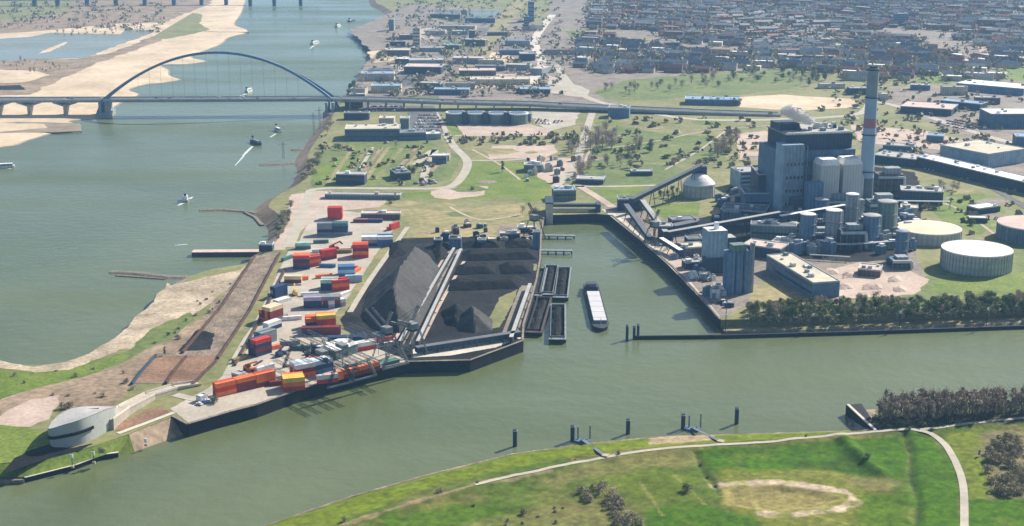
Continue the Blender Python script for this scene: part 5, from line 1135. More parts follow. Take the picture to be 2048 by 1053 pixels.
def ship(name, lb, a, b, W_, hatch='hatch_pale', hullm='dark_steel', wake=False, cat='cargo ship'):
    A, B = P(*a, 1.5), P(*b, 1.5); c = (A+B)/2; L_ = (B-A).length; rz = math.atan2(B.y-A.y, B.x-A.x); o = empty(name, (c.x, c.y, 0), rz, label=lb, cat=cat); top = 2.6
    mb = MB(); ring_loft(mb, [hull_ring(L_*.97, W_*.9, -1, 2, L_*.10), hull_ring(L_, W_, top, 0, L_*.09)]); mb.add(hull_ring(L_, W_, top-.1, 0, L_*.09), [tuple(range(8))]); mb.build('hull', hullm, o)
    l1 = L_*.66; mb = MB(); mb.box((L_*.06,0,top), (l1, W_*.78, 1.4)); mb.build('coaming', 'grey_steel', o)
    n = max(3, int(l1/6))
    for i in range(n): MB().box((L_*.06-l1/2+l1*(i+.5)/n, 0, top+1.41), (l1/n-.25, W_*.76, .5+.1*(i % 2))).build('hatch', hatch, o)
    w_ = MB().box((-L_*.39,0,top), (L_*.13, W_*.7, 3.2)).build('deckhouse', 'white_paint' if name != 'cargo_ship' else 'wall_dark', o); MB().box((-L_*.36,0,top+3.21), (L_*.06, W_*.5, 2.2)).build('wheelhouse', 'glass_dark', o)
    MB().tube((L_*.44,0,top), (L_*.44,0,top+5), .15, 5).build('mast', 'pale_steel', o)
    return o
ship('cargo_ship', 'long river ship with white hatches in the middle of the harbour', (1181,572), (1203,660), 11.4)
wk = mat('foam', (.34,.40,.36), c2=(.60,.66,.62), scale=.4, rough=.8)
def wake_(x0, y0, x1, y1, w0, w1, lb):
    a, b = P(x0, y0, 0), P(x1, y1, 0); d = (b-a).normalized(); n = Vector((-d.y, d.x, 0)); L_ = (b-a).length; k = 14; vs = []
    for i in range(k+1):
        t = i/k; wv = .55*(w0+(w1-w0)*t)*(1-.5*t)*(1+.5*noise.noise(a+d*L_*t)); q = a+d*L_*t; vs += [q+n*wv+Vector((0,0,.05)), q-n*wv+Vector((0,0,.05))]
    mb = MB(); mb.add(vs, [(2*i,2*i+2,2*i+3,2*i+1) for i in range(k)])
    tag(mb.build('wake', 'foam'), lb, 'wake', kind='stuff')
for i, (x, y, dx, dy, L_, W_, lb) in enumerate([(512,288,.55,-.85,26,4.6,'dark river ship in the middle of the river below the bridge'),(556,263,.5,-.9,18,4,'small white boat ahead of the dark ship near the bridge'),(371,402,-.2,1,16,5,'small motor yacht with white foam above the straight jetty'),
    (498,184,.2,1,22,5,'small boat beyond the bridge deck'),(630,88,.3,1,30,7,'white passenger boat far upstream'),(703,43,.2,1,36,8,'dark ship far upstream near the right bank'),(676,54,.2,1,26,7,'pale ship far upstream beside the dark one'),(10,336,1,.3,20,6,'pale yellowish boat at the left picture edge')]):
    c = P(x, y, 0); d = Vector((dx, dy, 0)).normalized()*L_/2; u, v = pix(c-d), pix(c+d)
    u1 = pix(Vector((c.x-d.x, c.y-d.y, 1.5))); v1 = pix(Vector((c.x+d.x, c.y+d.y, 1.5))); ship('river_boat', lb, u1, v1, W_, hatch='white_paint' if i not in (0,5) else 'grey_steel', hullm='dark_steel' if i in (0,5) else 'wall_white', cat='boat')
for a in [(505,293,486,312,2,5,'foam behind the dark river ship'),(488,312,470,332,2,1.5,'faint foam trail of the dark river ship'),(366,406,356,412,5,2,'foam beside the small yacht'),(378,398,386,394,4,2,'foam at the stern of the small yacht'),(552,268,540,275,2,3,'foam behind the small white boat'),(494,188,480,192,4,3,'foam by the boat beyond the bridge'),(627,92,620,98,4,3,'foam far upstream'),(375,489,350,491,1.5,2,'white ripple above the straight jetty'),(16,338,24,338,3,2,'foam at the left picture edge')]: wake_(*a)
# mooring piles along the near bank, with their gangways
def pile(lb, x, y, ytop, r, m='wall_dark', name='mooring_pile', group='mooring piles in the canal', band=True):
    p = P(x, y, 0); h = HT(x, y, ytop, 0); o = empty(name, p, label=lb, cat='mooring pile', group=group)
    MB().cyl((0,0,-3), r, r, h+3, 12).build('post', m, o)
    if band: MB().cyl((0,0,h-.9), r+.1, r+.1, .5, 12).build('band', 'pale_steel', o)
    return o
for x, y, yt, lb in [(1030,893,859,'thick dark mooring pile, leftmost by the near bank'),(1145,882,851,'thick dark mooring pile left of the first gangway'),(1256,868,838,'thick dark mooring pile standing alone between the gangways'),(1366,858,828,'thick dark mooring pile left of the second gangway'),(1473,848,815,'thick dark mooring pile, rightmost by the near bank')]: pile(lb, x, y, yt, 1.15)
for x, y, yt, lb in [(1156,882,854,'thin grey pile beside the first gangway pontoon, left side'),(1180,880,851,'thin grey pile beside the first gangway pontoon, right side'),(1378,858,831,'thin grey pile beside the second gangway pontoon, left side'),(1401,856,828,'thin grey pile beside the second gangway pontoon, right side')]: pile(lb, x, y, yt, .45, 'grey_steel', band=False)
for x, y, yt, lb in [(1254,680,650,'left one of three piles at the end of the guide wall'),(1268,678,652,'middle one of three piles at the end of the guide wall'),(1276,677,649,'right one of three piles at the end of the guide wall')]: pile(lb, x, y, yt, .9)
for (x, y), (x2, y2), lb in [((1164,884),(1207,914),'narrow gangway from the bank to its pontoon, the left one'),((1384,860),(1437,884),'narrow gangway from the bank to its pontoon, the right one')]:
    a = P(x, y, 0); b = P(x2, y2, 4.5); b.z = fz(b.x, b.y)+.6; o = empty('gangway', a, label=lb, cat='gangway'); A_ = Vector((0,0,1.4)); B_ = b-a
    MB().box((0,0,-.4), (8,5,1.4), R(-20)).build('pontoon', 'wall_blue', o); MB().beam(A_, B_, 1.8, .25).build('walkway', 'grey_steel', o)
    mb = MB(); d = (B_-A_).normalized(); n_ = Vector((-d.y, d.x, 0))*.9
    for s in (-1, 1):
        mb.tube(A_+n_*s+Vector((0,0,1.1)), B_+n_*s+Vector((0,0,1.1)), .07, 4)
        for k in range(7): q = A_.lerp(B_, k/6)+n_*s; mb.tube(q, q+Vector((0,0,1.1)), .05, 4)
    mb.build('handrail', 'pale_steel', o); MB().box((B_.x+1, B_.y-1, B_.z-1.4), (3.2,3.2,1.8), R(-30)).build('landing', 'concrete', o)
def mast_(lb, x, y, yt, z=2.0, name='signal_mast', r=.35):
    p = P(x, y, z); h = HT(x, y, yt, z); o = empty(name, p, label=lb, cat='mast', group='masts along the guide wall'); MB().cyl((0,0,-.5), r, r*.6, h+.5, 8).build('pole', 'dark_steel', o)
    MB().box((0,-.3,h*.62), (1.5,.4,1.8)).build('sign', 'white_paint', o); MB().cyl((0,0,-.5), .9, .9, 1.1, 8).build('base', 'concrete', o)
for x, y, yt, lb in [(1451,662,618,'signal mast at the left end of the grassy canal bank'),(1625,659,616,'signal mast, second from the left on the grassy canal bank'),(1799,655,610,'signal mast, third from the left on the grassy canal bank'),(1973,650,602,'signal mast, rightmost on the grassy canal bank')]: mast_(lb, x, y, yt)
for x, y, yt, lb in [(145,934,905,'small lamp mast on the low quay, left one'),(188,926,900,'small lamp mast on the low quay, middle one'),(292,890,880,'small lamp mast on the stone slope')]: mast_(lb, x, y, yt, 2.6, 'lamp_mast', .2)
# power pylon by the river bank
for x, y, yt, lb in [(567,318,284,'lattice pylon on the river bank, the near one'),(640,262,215,'lattice pylon by the bridge, left one'),(628,270,226,'lattice pylon by the bridge, right one')]:
    p = P(x, y, 2); h = HT(x, y, yt, 2); o = empty('pylon', p, label=lb, cat='pylon'); mb = MB(); lattice(mb, (0,0,0), (0,0,h), 1.6, 1.6, 8, .12); mb.build('tower', 'grey_steel', o); mb = MB(); mb.beam((-5,0,h*.86), (5,0,h*.86), .4, .4); mb.build('cross_arm', 'grey_steel', o)
# ================================================================ TREES, SHRUBS
def crown_mesh(name, h, r, n, size, up=.35, z0=.3, seed=0, m='twigs', taper=.5, m2=None):
    rr = random.Random(seed); mb = MB(); cl = []
    for k in range(9):
        a = rr.uniform(0, 6.28); z = rr.uniform(z0+.08, .92); w_ = r*(1-taper*abs(z-.5)*1.6)*rr.uniform(.15, .75); cl.append((math.cos(a)*w_, math.sin(a)*w_, z*h, r*rr.uniform(.35, .62)))
    for k in range(n):
        c = rr.choice(cl); d = Vector((rr.gauss(0,1), rr.gauss(0,1), rr.gauss(0,1))).normalized()*c[3]*rr.uniform(.35, 1.05)
        p = Vector((c[0]+d.x, c[1]+d.y, min(h, c[2]+d.z*1.15)))
        if p.z < h*z0*.7: p.z = h*z0+rr.random()
        u = Vector((rr.uniform(-1,1), rr.uniform(-1,1), rr.uniform(-1,1)+up)).normalized(); v = u.cross(Vector((rr.random(), rr.random(), rr.random()))).normalized(); s = size*rr.uniform(.5, 1.3)
        mb.mi = 1 if (m2 and rr.random() < .4) else 0
        mb.add([p-u*s-v*s*.45, p+v*s*.5, p+u*s, p-v*s*.5], [(0,1,2,3)])
    o = mb.build(name, [m, m2] if m2 else m); me = o.data; bpy.data.objects.remove(o); return me
def trunk_mesh(h, r, seed=0, limbs=6, m='bark'):
    rr = random.Random(seed); mb = MB(); mb.tube((0,0,-.3), (.1*h*rr.uniform(-1,1)*.5,0,h*.55), r, 6, r*.6); mb.tube((0,0,h*.5), (0,0,h*.95), r*.6, 5, r*.15)
    for k in range(limbs):
        a = rr.uniform(0,6.28); z = h*rr.uniform(.25,.7); L_ = h*rr.uniform(.18,.32); mb.tube((0,0,z), (math.cos(a)*L_, math.sin(a)*L_, z+L_*1.1), r*.4, 4, r*.08)
    o = mb.build('trunk', m); me = o.data; bpy.data.objects.remove(o); return me
KINDS = {}
for kn, (h, r, n, s, m, m2, tp) in {'bare': (12,4.2,640,.40,'twigs','pale_twigs',.4), 'poplar': (14,2.0,460,.40,'twigs','pale_twigs',.6), 'leafy': (9,4.4,640,.50,'green_leaf','olive_leaf',.5), 'dark': (9,4.0,640,.50,'dark_leaf','green_leaf',.5), 'shrub': (3.2,2.6,420,.32,'twigs','olive_leaf',.3), 'bush': (2.6,2.2,380,.32,'dark_leaf','twigs',.3), 'conifer': (11,2.6,300,.7,'dark_leaf',None,1.2)}.items():
    KINDS[kn] = [(crown_mesh('crown', h, r, n, s, seed=i*7+len(kn), m=m, m2=m2, taper=tp, z0=.12 if kn in ('shrub','bush') else .22), trunk_mesh(h, .22 if h > 5 else .1, i)) for i in range(3)]
NT = [0]
def tree(kind, x, y, z, label, group, sc=1.0, name='tree', cat='tree'):
    if name == 'tree': name = {'bare':'bare_tree','poplar':'slender_tree','leafy':'green_tree','dark':'dark_tree','conifer':'pointed_tree','shrub':'shrub','bush':'bush'}[kind]
    cm, tm = random.choice(KINDS[kind]); o = bpy.data.objects.new(name, None); COL.objects.link(o); o.location = (x, y, z); o.rotation_euler = (0,0,random.uniform(0,6.28)); o.scale = (sc*random.uniform(.85,1.15),)*2+(sc*random.uniform(.85,1.15),)
    tag(o, label, cat, group)
    for n_, me in (('trunk', tm), ('crown', cm)): c = bpy.data.objects.new(n_, me); COL.objects.link(c); c.parent = o
    NT[0] += 1; return o
def scatter(poly, n, fn, mind=2.5):
    pl = [tuple(p[:2]) for p in poly]; xs = [p[0] for p in pl]; ys = [p[1] for p in pl]; got = []; t = 0
    while len(got) < n and t < n*40:
        t += 1; x = random.uniform(min(xs), max(xs)); y = random.uniform(min(ys), max(ys))
        ins = False
        for i in range(len(pl)):
            a, b = pl[i], pl[(i+1) % len(pl)]
            if (a[1] > y) != (b[1] > y) and x < a[0]+(y-a[1])/(b[1]-a[1])*(b[0]-a[0]): ins = not ins
        if ins and all((x-g[0])**2+(y-g[1])**2 > mind*mind for g in got): got.append((x, y)); fn(x, y)
# bare grove on the near bank
def gv(x, y): tree('poplar', x, y, fz(x, y)-.2, 'bare grey brown tree in the dense grove on the near bank at right', 'bare trees of the grove on the near bank', random.uniform(.85,1.12))
scatter([P(*a, FZ) for a in [(1750,828),(1768,857),(1850,855),(2048,838),(2110,830),(2110,812),(2048,812),(1850,822)]], 190, gv, 1.9)
def gv2(x, y): tree('bush', x, y, fz(x, y)-.2, 'low dark bush at the foot of the bare grove', 'low bushes at the foot of the grove', random.uniform(.8,1.3), 'bush', 'bush')
scatter([P(*a, FZ) for a in [(1735,836),(1768,860),(1860,857),(1860,852),(1780,850)]], 14, gv2, 2.5)
# belt on the far canal bank
def bl(x, y):
    k = random.random(); kd = 'dark' if k < .5 else 'leafy' if k < .78 else 'bare'
    tree(kd, x, y, LZ-.3, {'dark': 'dark green rounded tree in the belt along the far canal bank','leafy': 'mid green tree in the belt along the far canal bank','bare': 'bare brown tree in the belt along the far canal bank'}[kd], {'dark': 'dark trees in the canal belt','leafy': 'green trees in the canal belt','bare': 'bare trees in the canal belt'}[kd], random.uniform(.45,.9))
scatter([P(*a) for a in [(1492,616),(1500,641),(1700,636),(2048,622),(2180,615),(2180,600),(2048,600),(1880,606),(1700,610),(1600,610)]], 300, bl, 2.5)
def bl2(x, y): tree('bush', x, y, LZ-1.5, 'low dark bush at the foot of the tree belt on the far canal bank', 'bushes at the foot of the canal belt', random.uniform(1.3,2.0), 'bush', 'bush')
scatter([P(*a) for a in [(1480,636),(1500,645),(1700,640),(2048,627),(2180,621),(2180,615),(1700,634)]], 60, bl2, 3.0)
# foreground shrubs
def sh(lb, gp, kind='shrub', lo=.7, hi=1.3):
    return lambda x, y: tree(kind, x, y, fz(x, y)-.15, lb, gp, random.uniform(lo, hi), 'shrub', 'shrub')
scatter([P(*a, FZ) for a in [(1150,985),(1200,975),(1240,990),(1265,1010),(1290,1050),(1230,1070),(1215,1020),(1160,1005)]], 30, sh('dark bare shrub in the thicket at the bottom middle of the meadow','shrubs of the bottom middle thicket'), 2.0)
scatter([P(*a, FZ) for a in [(1960,905),(2010,880),(2060,872),(2060,995),(1990,998),(1968,950)]], 46, sh('bare brown shrub in the thicket at the right edge','shrubs of the right edge thicket', 'shrub', .9, 1.5), 2.4)
scatter([P(*a, FZ) for a in [(1010,1035),(1140,1010),(1150,1060),(1000,1075)]], 10, sh('low scattered shrub in the brown grass at the bottom','scattered shrubs in the brown grass', 'bush', .35, .6), 3)
for x, y, kd, s, lb in [(1375,985,'bush',1.3,'round dark bush casting a long shadow left of the sandy ring'),(1402,930,'bush',.6,'small bush on the upper end of the ditch'),(1416,955,'bush',.6,'small bush halfway down the ditch'),(1432,972,'bush',.7,'small bush where the ditch meets the sandy ring'),(1236,914,'bush',.7,'small bush just above the path near the left gangway'),
    (880,992,'bush',.8,'dark bush on the lower trail left of the path'),(688,1049,'bush',.9,'dark bush near the bottom edge by the trail'),(947,1012,'bush',.5,'tiny bush below the trail'),(1048,1030,'bush',.9,'dark bush in the brown grass left of the thicket'),(1958,916,'conifer',.35,'small dark pointed tree beside the right hand thicket'),(1612,878,'bush',.5,'small bush beside the path near the black wall'),
    (1735,925,'bush',.9,'dark bush on the grassy mound'),(1818,868,'bush',.7,'low dark bush at the road fork'),(955,972,'bush',.5,'little bush at the left end of the pale path'),(1150,922,'bush',.4,'little bush beside the path near the first pile')]:
    p = P(x, y, FZ); tree(kd, p.x, p.y, fz(p.x, p.y)-.15, lb, None, s, 'bush', 'bush')
# middle distance groups
def grp(poly, n, kinds, lb, gp, lo, hi, mind=6, z=LZ):
    def f(x, y): k = random.choice(kinds); tree(k, x, y, z-.2, lb % {'bare':'bare brown','poplar':'slender bare','leafy':'green','dark':'dark green','shrub':'low brown','bush':'low dark','conifer':'dark pointed'}[k], '%s %s' % ({'bare':'bare','poplar':'slender','leafy':'green','dark':'dark','shrub':'brown','bush':'dark low','conifer':'pointed'}[k], gp), random.uniform(lo, hi))
    scatter([P(*a, z) for a in poly], n, f, mind)
grp([(1168,288),(1210,275),(1232,290),(1215,308),(1180,305)], 14, ['bare'], '%s tree in the clump beside the straight road', 'trees of the clump beside the straight road', 1.3, 1.8, 8)
grp([(1125,300),(1150,285),(1165,300),(1145,312)], 6, ['bare','dark'], '%s tree on the left side of the straight road', 'trees left of the straight road', .9, 1.3)
grp([(1250,303),(1300,290),(1305,305),(1258,315)], 9, ['bare','dark'], '%s tree in the diagonal row across the meadow', 'trees in the diagonal meadow row', 1.0, 1.5)
grp([(1412,316),(1468,280),(1486,283),(1440,320)], 16, ['bare','poplar'], '%s tree in the row left of the power station', 'trees left of the power station', 1.2, 1.7)
grp([(1150,345),(1180,330),(1185,345),(1160,355)], 6, ['bare'], '%s tree by the rubble yard', 'trees by the rubble yard', 1.0, 1.3)
grp([(1185,330),(1260,322),(1262,340),(1200,340)], 8, ['bare','shrub'], '%s tree behind the dark flat building', 'trees behind the dark flat building', .9, 1.2)
grp([(545,470),(560,430),(585,395),(592,400),(580,440),(560,480)], 16, ['shrub','bush'], '%s bush on the steep river bank', 'bushes on the steep river bank', 1.0, 1.8, 3)
grp([(600,370),(620,330),(640,300),(648,305),(628,345),(608,378)], 12, ['bush','shrub'], '%s bush on the river bank by the green meadow', 'bushes on the bank by the green meadow', 1.2, 2.2, 4)
grp([(640,275),(655,240),(672,210),(680,215),(665,250),(650,280)], 12, ['bare','bush'], '%s tree below the bridge end', 'trees below the bridge end', .7, 1.1, 5)
grp([(735,150),(752,118),(775,98),(782,104),(765,125),(745,160),(700,200),(690,196)], 18, ['dark','bare'], '%s tree on the river bank beyond the bridge', 'trees on the bank beyond the bridge', .9, 1.4, 8)
grp([(680,300),(850,295),(850,310),(700,318)], 8, ['bush','bare'], '%s tree in the meadow behind the factory', 'trees in the meadow behind the factory', .5, .9)
grp([(795,345),(830,340),(832,352),(800,358)], 5, ['dark'], '%s tree beside the substation', 'trees beside the substation', .8, 1.1, 4)
grp([(1310,395),(1360,385),(1365,395),(1320,405)], 7, ['dark','leafy'], '%s tree below the rising conveyor', 'trees below the rising conveyor', .5, .8, 4)
grp([(1830,372),(1920,375),(1930,395),(1860,400)], 10, ['bare','shrub'], '%s tree between the long store and the diagonal shed', 'trees near the diagonal shed', .6, 1.0)
grp([(1395,205),(1480,204),(1485,212),(1400,213)], 8, ['dark'], '%s tree by the long purple roofed warehouse', 'trees by the purple roofed warehouse', .8, 1.1)
grp([(1500,140),(1660,150),(1650,175),(1500,165)], 30, ['bare','dark','leafy'], '%s tree in the park left of the chimney top', 'trees in the park left of the chimney', .9, 1.4, 12)
grp([(1200,180),(1500,150),(1520,165),(1230,195)], 26, ['bare','bare','leafy'], '%s tree in the long park meadow', 'trees in the long park meadow', .8, 1.2, 14)
grp([(1850,150),(1990,140),(2000,160),(1880,168)], 10, ['bare','dark'], '%s tree between the two bright meadows', 'trees between the bright meadows', .9, 1.2, 10)
grp([(105,68),(235,62),(238,70),(110,72)], 22, ['bare','shrub'], '%s tree on the spit behind the pond', 'trees on the spit behind the pond', .6, 1.0, 12, NZ)
grp([(0,128),(70,120),(142,130),(130,140),(60,150),(20,135)], 26, ['bare','shrub'], '%s tree in the floodplain before the pond', 'trees in the floodplain', .5, .9, 10, NZ)
grp([(0,745),(300,725),(310,760),(240,800),(130,820)], 12, ['shrub'], '%s shrub in the brown field of the peninsula', 'shrubs in the brown field', .4, .9, 6)
grp([(300,690),(395,600),(470,560),(440,610),(350,690)], 16, ['shrub','bush'], '%s shrub between the beach and the rusty wall', 'shrubs between beach and rusty wall', .4, .8, 5)
for x, y, kd, s, lb in [(330,712,'conifer',.55,'lone dark pointed tree above the red brown basin'),(1005,345,'conifer',1.0,'lone dark tree in the bright meadow'),(945,380,'bush',1.2,'dark bush at the top of the gravel field'),(128,818,'shrub',1.2,'brown shrub behind the wedge shaped building'),(140,816,'shrub',1.0,'second brown shrub behind the wedge shaped building'),
    (790,405,'poplar',.7,'slender tree at the corner of the container yard'),(780,408,'bush',1.1,'bush at the corner of the container yard'),(430,806,'bush',1.5,'dark bush on the paved point of the yard'),(205,905,'bush',1.0,'dark bush on the low quay'),(1045,430,'bare',.8,'bare tree behind the left harbour quay'),(1060,440,'bare',.7,'second bare tree behind the left harbour quay'),(1070,425,'bush',1.5,'dark bush behind the left harbour quay')]:
    p = P(x, y); tree(kd, p.x, p.y, LZ-.15, lb, None, s, 'tree' if kd != 'bush' and kd != 'shrub' else 'bush', 'tree' if kd not in ('bush','shrub') else 'bush')
# ================================================================ VEHICLES
for c_, v_ in (('car_white', (.75,.75,.73)), ('car_grey', (.25,.26,.27)), ('car_dark', (.03,.035,.045)), ('car_red', (.35,.04,.03)), ('car_blue', (.05,.10,.25))): mat(c_, v_, var=.05, rough=.3, spec=.5)
def car_mesh(c, van=False):
    mb = MB(); L_, W_, H_ = (5.4,2.0,2.2) if van else (4.4,1.8,1.45)
    mb.box((0,0,.3), (L_,W_,.55)); mb.box((-.1 if not van else -.4,0,.85), (L_*(.55 if not van else .8),W_*.9,H_-.85), 0, .86)
    mb.mi = 1
    mb.box((-.1 if not van else 2.0,0,.95), (L_*(.57 if not van else .18),W_*.86,.32))
    for x in (-L_*.3, L_*.3):
        for y in (-W_/2+.1, W_/2-.1): mb.box((x,y,0), (.6,.22,.6))
    o = mb.build('parked_car', [c, 'coal']); me = o.data; bpy.data.objects.remove(o); return me
CM = {c: car_mesh('car_'+c) for c in ('white','grey','dark','red','blue')}; VM = {c: car_mesh('car_'+c, True) for c in ('white','grey')}
def cars(a, b, rows, per, where, gp, gap=16, ang=90, pf=.85, van=.2):
    A, B = P(*a), P(*b); rz = math.atan2(B.y-A.y, B.x-A.x); d = (B-A).normalized(); n = Vector((-d.y, d.x, 0)); L_ = (B-A).length
    for r in range(rows):
        for k in range(per):
            if random.random() > pf: continue
            c = random.choice(['white','white','grey','dark','red','blue']); v = random.random() < van and c in VM; q = A+d*(L_*(k+.5)/per)+n*r*gap
            o = bpy.data.objects.new('parked_van' if v else 'parked_car', (VM if v else CM)[c]); COL.objects.link(o); o.location = (q.x, q.y, LZ+.25); o.rotation_euler = (0,0,rz+R(ang)+random.uniform(-.05,.05)); o.scale = (1.25,)*3 if False else (1,1,1)
            tag(o, '%s %s parked in %s' % (c, 'van' if v else 'car', where), 'van' if v else 'car', '%s %ss %s' % (c, 'van' if v else 'car', gp))
patch('car_park', [(728,205),(805,205),(812,224),(726,224)], 'asphalt', .2, LZ, .5)
patch('car_park', [(812,212),(868,212),(888,268),(826,270)], 'asphalt', .21, LZ, .5)
cars((730,223),(802,223),3,20,'the lot behind the factory','in the lot behind the factory',18)
cars((822,268),(880,268),7,11,'the wide lot below the bridge ramp','in the wide lot below the ramp',22)
cars((838,372),(880,366),2,8,'front of the road fork by the meadow','by the road fork',9)
cars((1860,246),(1940,262),4,14,'the yards right of the chimney','in the yards right of the chimney',13)
cars((1050,245),(1110,250),3,9,'the dirt lot beside the arched hall','beside the arched hall',12)
cars((1760,316),(1880,345),2,16,'the strip beside the dark shed row','beside the dark shed row',10)
cars((395,812),(430,800),1,4,'the paved point of the yard','on the paved point',8)
cars((1380,556),(1412,566),2,5,'the quay below the dark cylinders','on the power station quay',8,van=.8)
cars((1500,474),(1600,478),1,7,'front of the low blue hall','by the low blue hall',8)
for k in range(26):       # traffic on the bridge
    x = random.uniform(-20, 1230); j = [(-150,199,21),(210,198.5,21),(665,196.5,21),(780,199,19),(885,203,17),(1062,207,14),(1242,216,12)]
    i = max(q for q in range(6) if j[q][0] <= x); t = (x-j[i][0])/(j[i+1][0]-j[i][0]); a_, b_ = P(*j[i]), P(*j[i+1]); q = a_.lerp(b_, t); c = random.choice(['white','grey','dark','red','blue']); d = b_-a_
    o = bpy.data.objects.new('driving_car', CM[c]); COL.objects.link(o); o.location = (q.x, q.y+random.choice([-7,-3.5,3.5,7]), q.z+.13); o.rotation_euler = (0,0,math.atan2(d.y,d.x)); tag(o, '%s car driving on the arch bridge road' % c, 'car', '%s cars driving on the bridge' % c)
def stacker(lb, x, y, rz, c='orange'):
    p = P(x, y); o = empty('reach_stacker', (p.x,p.y,LZ+.12), R(rz), label=lb, cat='reach stacker', group='reach stackers in the container yard')
    mb = MB(); mb.box((0,0,.8), (7.5,3,1.3)); mb.box((-2.6,0,2.1), (2.2,2.8,1.0)); mb.build('body', 'box_'+c, o); MB().box((-.4,0,2.11), (1.8,1.6,1.7), 0, .85).build('cab', 'glass_dark', o)
    MB().beam((-3,0,3.2), (5.4,0,6.4), .9, .9).build('boom', 'box_'+c, o); mb = MB(); mb.box((5.6,0,5.0), (1.4,9.5,.6)); mb.build('spreader', 'dark_steel', o)
    for x_ in (-2.7, 2.5):
        for y_ in (-1.4, 1.4): mb = MB(); mb.tube((x_,y_-.35,.8), (x_,y_+.35,.8), .8, 12); mb.build('wheel', 'coal', o)
stacker('dark reach stacker in the open middle of the container yard', 562,712, 60, 'navy'); stacker('red reach stacker between the middle stacks', 668,500, 20, 'red'); stacker('yellow reach stacker near the lilac column', 590,590, 100, 'yellow')
stacker('orange reach stacker behind the long red wall', 500,742, -20, 'orange')
bld('machine_shed', 'yellow machine housing on the coal yard back edge', (976,492),(992,492), 8, 5, 'wall_cream', 'roof_tan', 'machine', 0, 0)
bld('machine_shed', 'dark blue machine housing left on the coal yard back edge', (868,496),(884,496), 8, 6, 'wall_dark', 'roof_dark', 'machine', 0, 1)
bld('machine_shed', 'dark blue machine housing where the conveyor tracks start', (898,498),(922,498), 9, 8, 'wall_blue', 'roof_grey', 'machine', 0, 2)
bld('machine_shed', 'dark blue machine housing in the middle of the back edge', (955,494),(972,494), 8, 5, 'wall_blue', 'roof_dark', 'machine', 0, 1)
bld('shed', 'low dark shed behind the coal yard near the harbour', (1000,478),(1040,478), 9, 4, 'wall_dark', 'roof_pink', 'shed', 0, 1)
bld('shed', 'low black shed nearest the left harbour quay', (1035,466),(1072,466), 9, 4, 'wall_dark', 'roof_tan', 'shed', 0, 1)
conveyor('low conveyor along the left side of the track bundle', (908,500),(800,688), 1.9, 2.6, 1.6, 'dark_steel', 'roof_grey', 8)
conveyor('low conveyor along the middle of the track bundle', (922,502),(835,688), 1.9, 2.6, 1.6, 'dark_steel', 'roof_grey', 8)
conveyor('dark conveyor along the canal edge of the coal yard', (832,700),(1040,668), 3, 3, 4, 'wall_dark', 'roof_dark', 8)
conveyor('long grey conveyor beside the left harbour quay', (1060,572),(1022,680), 3, 3, 2, 'dark_steel', 'roof_grey', 6)
# ================================================================ THE TOWN
TB = []
for i, (L_, rm, wm) in enumerate([(24,'roof_slate','wall_brick'),(32,'roof_grey','wall_cream'),(26,'roof_red','wall_brick'),(18,'roof_dark','wall_cream'),(36,'roof_slate','wall_brick'),(22,'roof_white','wall_cream')]):
    w_ = MB().box((0,0,-.5), (L_,9.5,6.5)); a = w_.build('wall', wm); b = (MB().gable((0,0,6.01), (L_,9.5), 3.6, 0, .4) if i != 5 else MB().box((0,0,6.01), (L_+.4,10,.8))).build('roof', rm); TB.append((a.data, b.data)); bpy.data.objects.remove(a); bpy.data.objects.remove(b)
NAMES_ = ['slate roofed brick', 'grey roofed cream', 'red roofed brick', 'dark roofed cream', 'long slate roofed brick', 'flat white roofed']
spots = []; ng = [[tuple(P(*a)[:2]) for a in pl] for pl in ([(1190,190),(1260,160),(1400,148),(1560,138),(1640,150),(1600,178),(1480,195)],[(1840,156),(1900,142),(1912,150),(1890,168)],[(1990,140),(2400,130),(2400,165),(2005,165)])]
def inside(x, y, pl):
    ins = False
    for i in range(len(pl)):
        a, b = pl[i], pl[(i+1) % len(pl)]
        if (a[1] > y) != (b[1] > y) and x < a[0]+(y-a[1])/(b[1]-a[1])*(b[0]-a[0]): ins = not ins
    return ins
y = P(0,178).y
while y < 6300:
    st = 23+(y-1500)*.005; x = 120+.0*y; xl = 60+(y-1700)*.09; xr = .40*y+80; x = xl
    block = noise.noise(Vector((0, y/240, 3)))
    while x < xr:
        b = noise.noise(Vector((x/330, y/420, 7))); a = R(-20+70*round(b*2)/2.0)+noise.noise(Vector((x/150, y/150, 2)))*.25
        dx = 30+random.uniform(0,14)
        px_, py_ = pix((x, y, LZ))
        if not (py_ > 138 and px_ < 1700 and px_ < 1190+0*py_) and not any(inside(x, y, g) for g in ng) and not (py_ > 150 and px_ < 1640) and not (py_ > 165) and noise.noise(Vector((x/170, y/260, 11))) < .34 and px_ > 1098+random.uniform(-8,8)-(30 if py_ < 60 else 0): spots.append((y, x, a))
        x += dx
    y += st+random.uniform(0,7)
spots.sort(); print('town rows', len(spots))
ifar = MB(); farroof = [MB(), MB(), MB()]
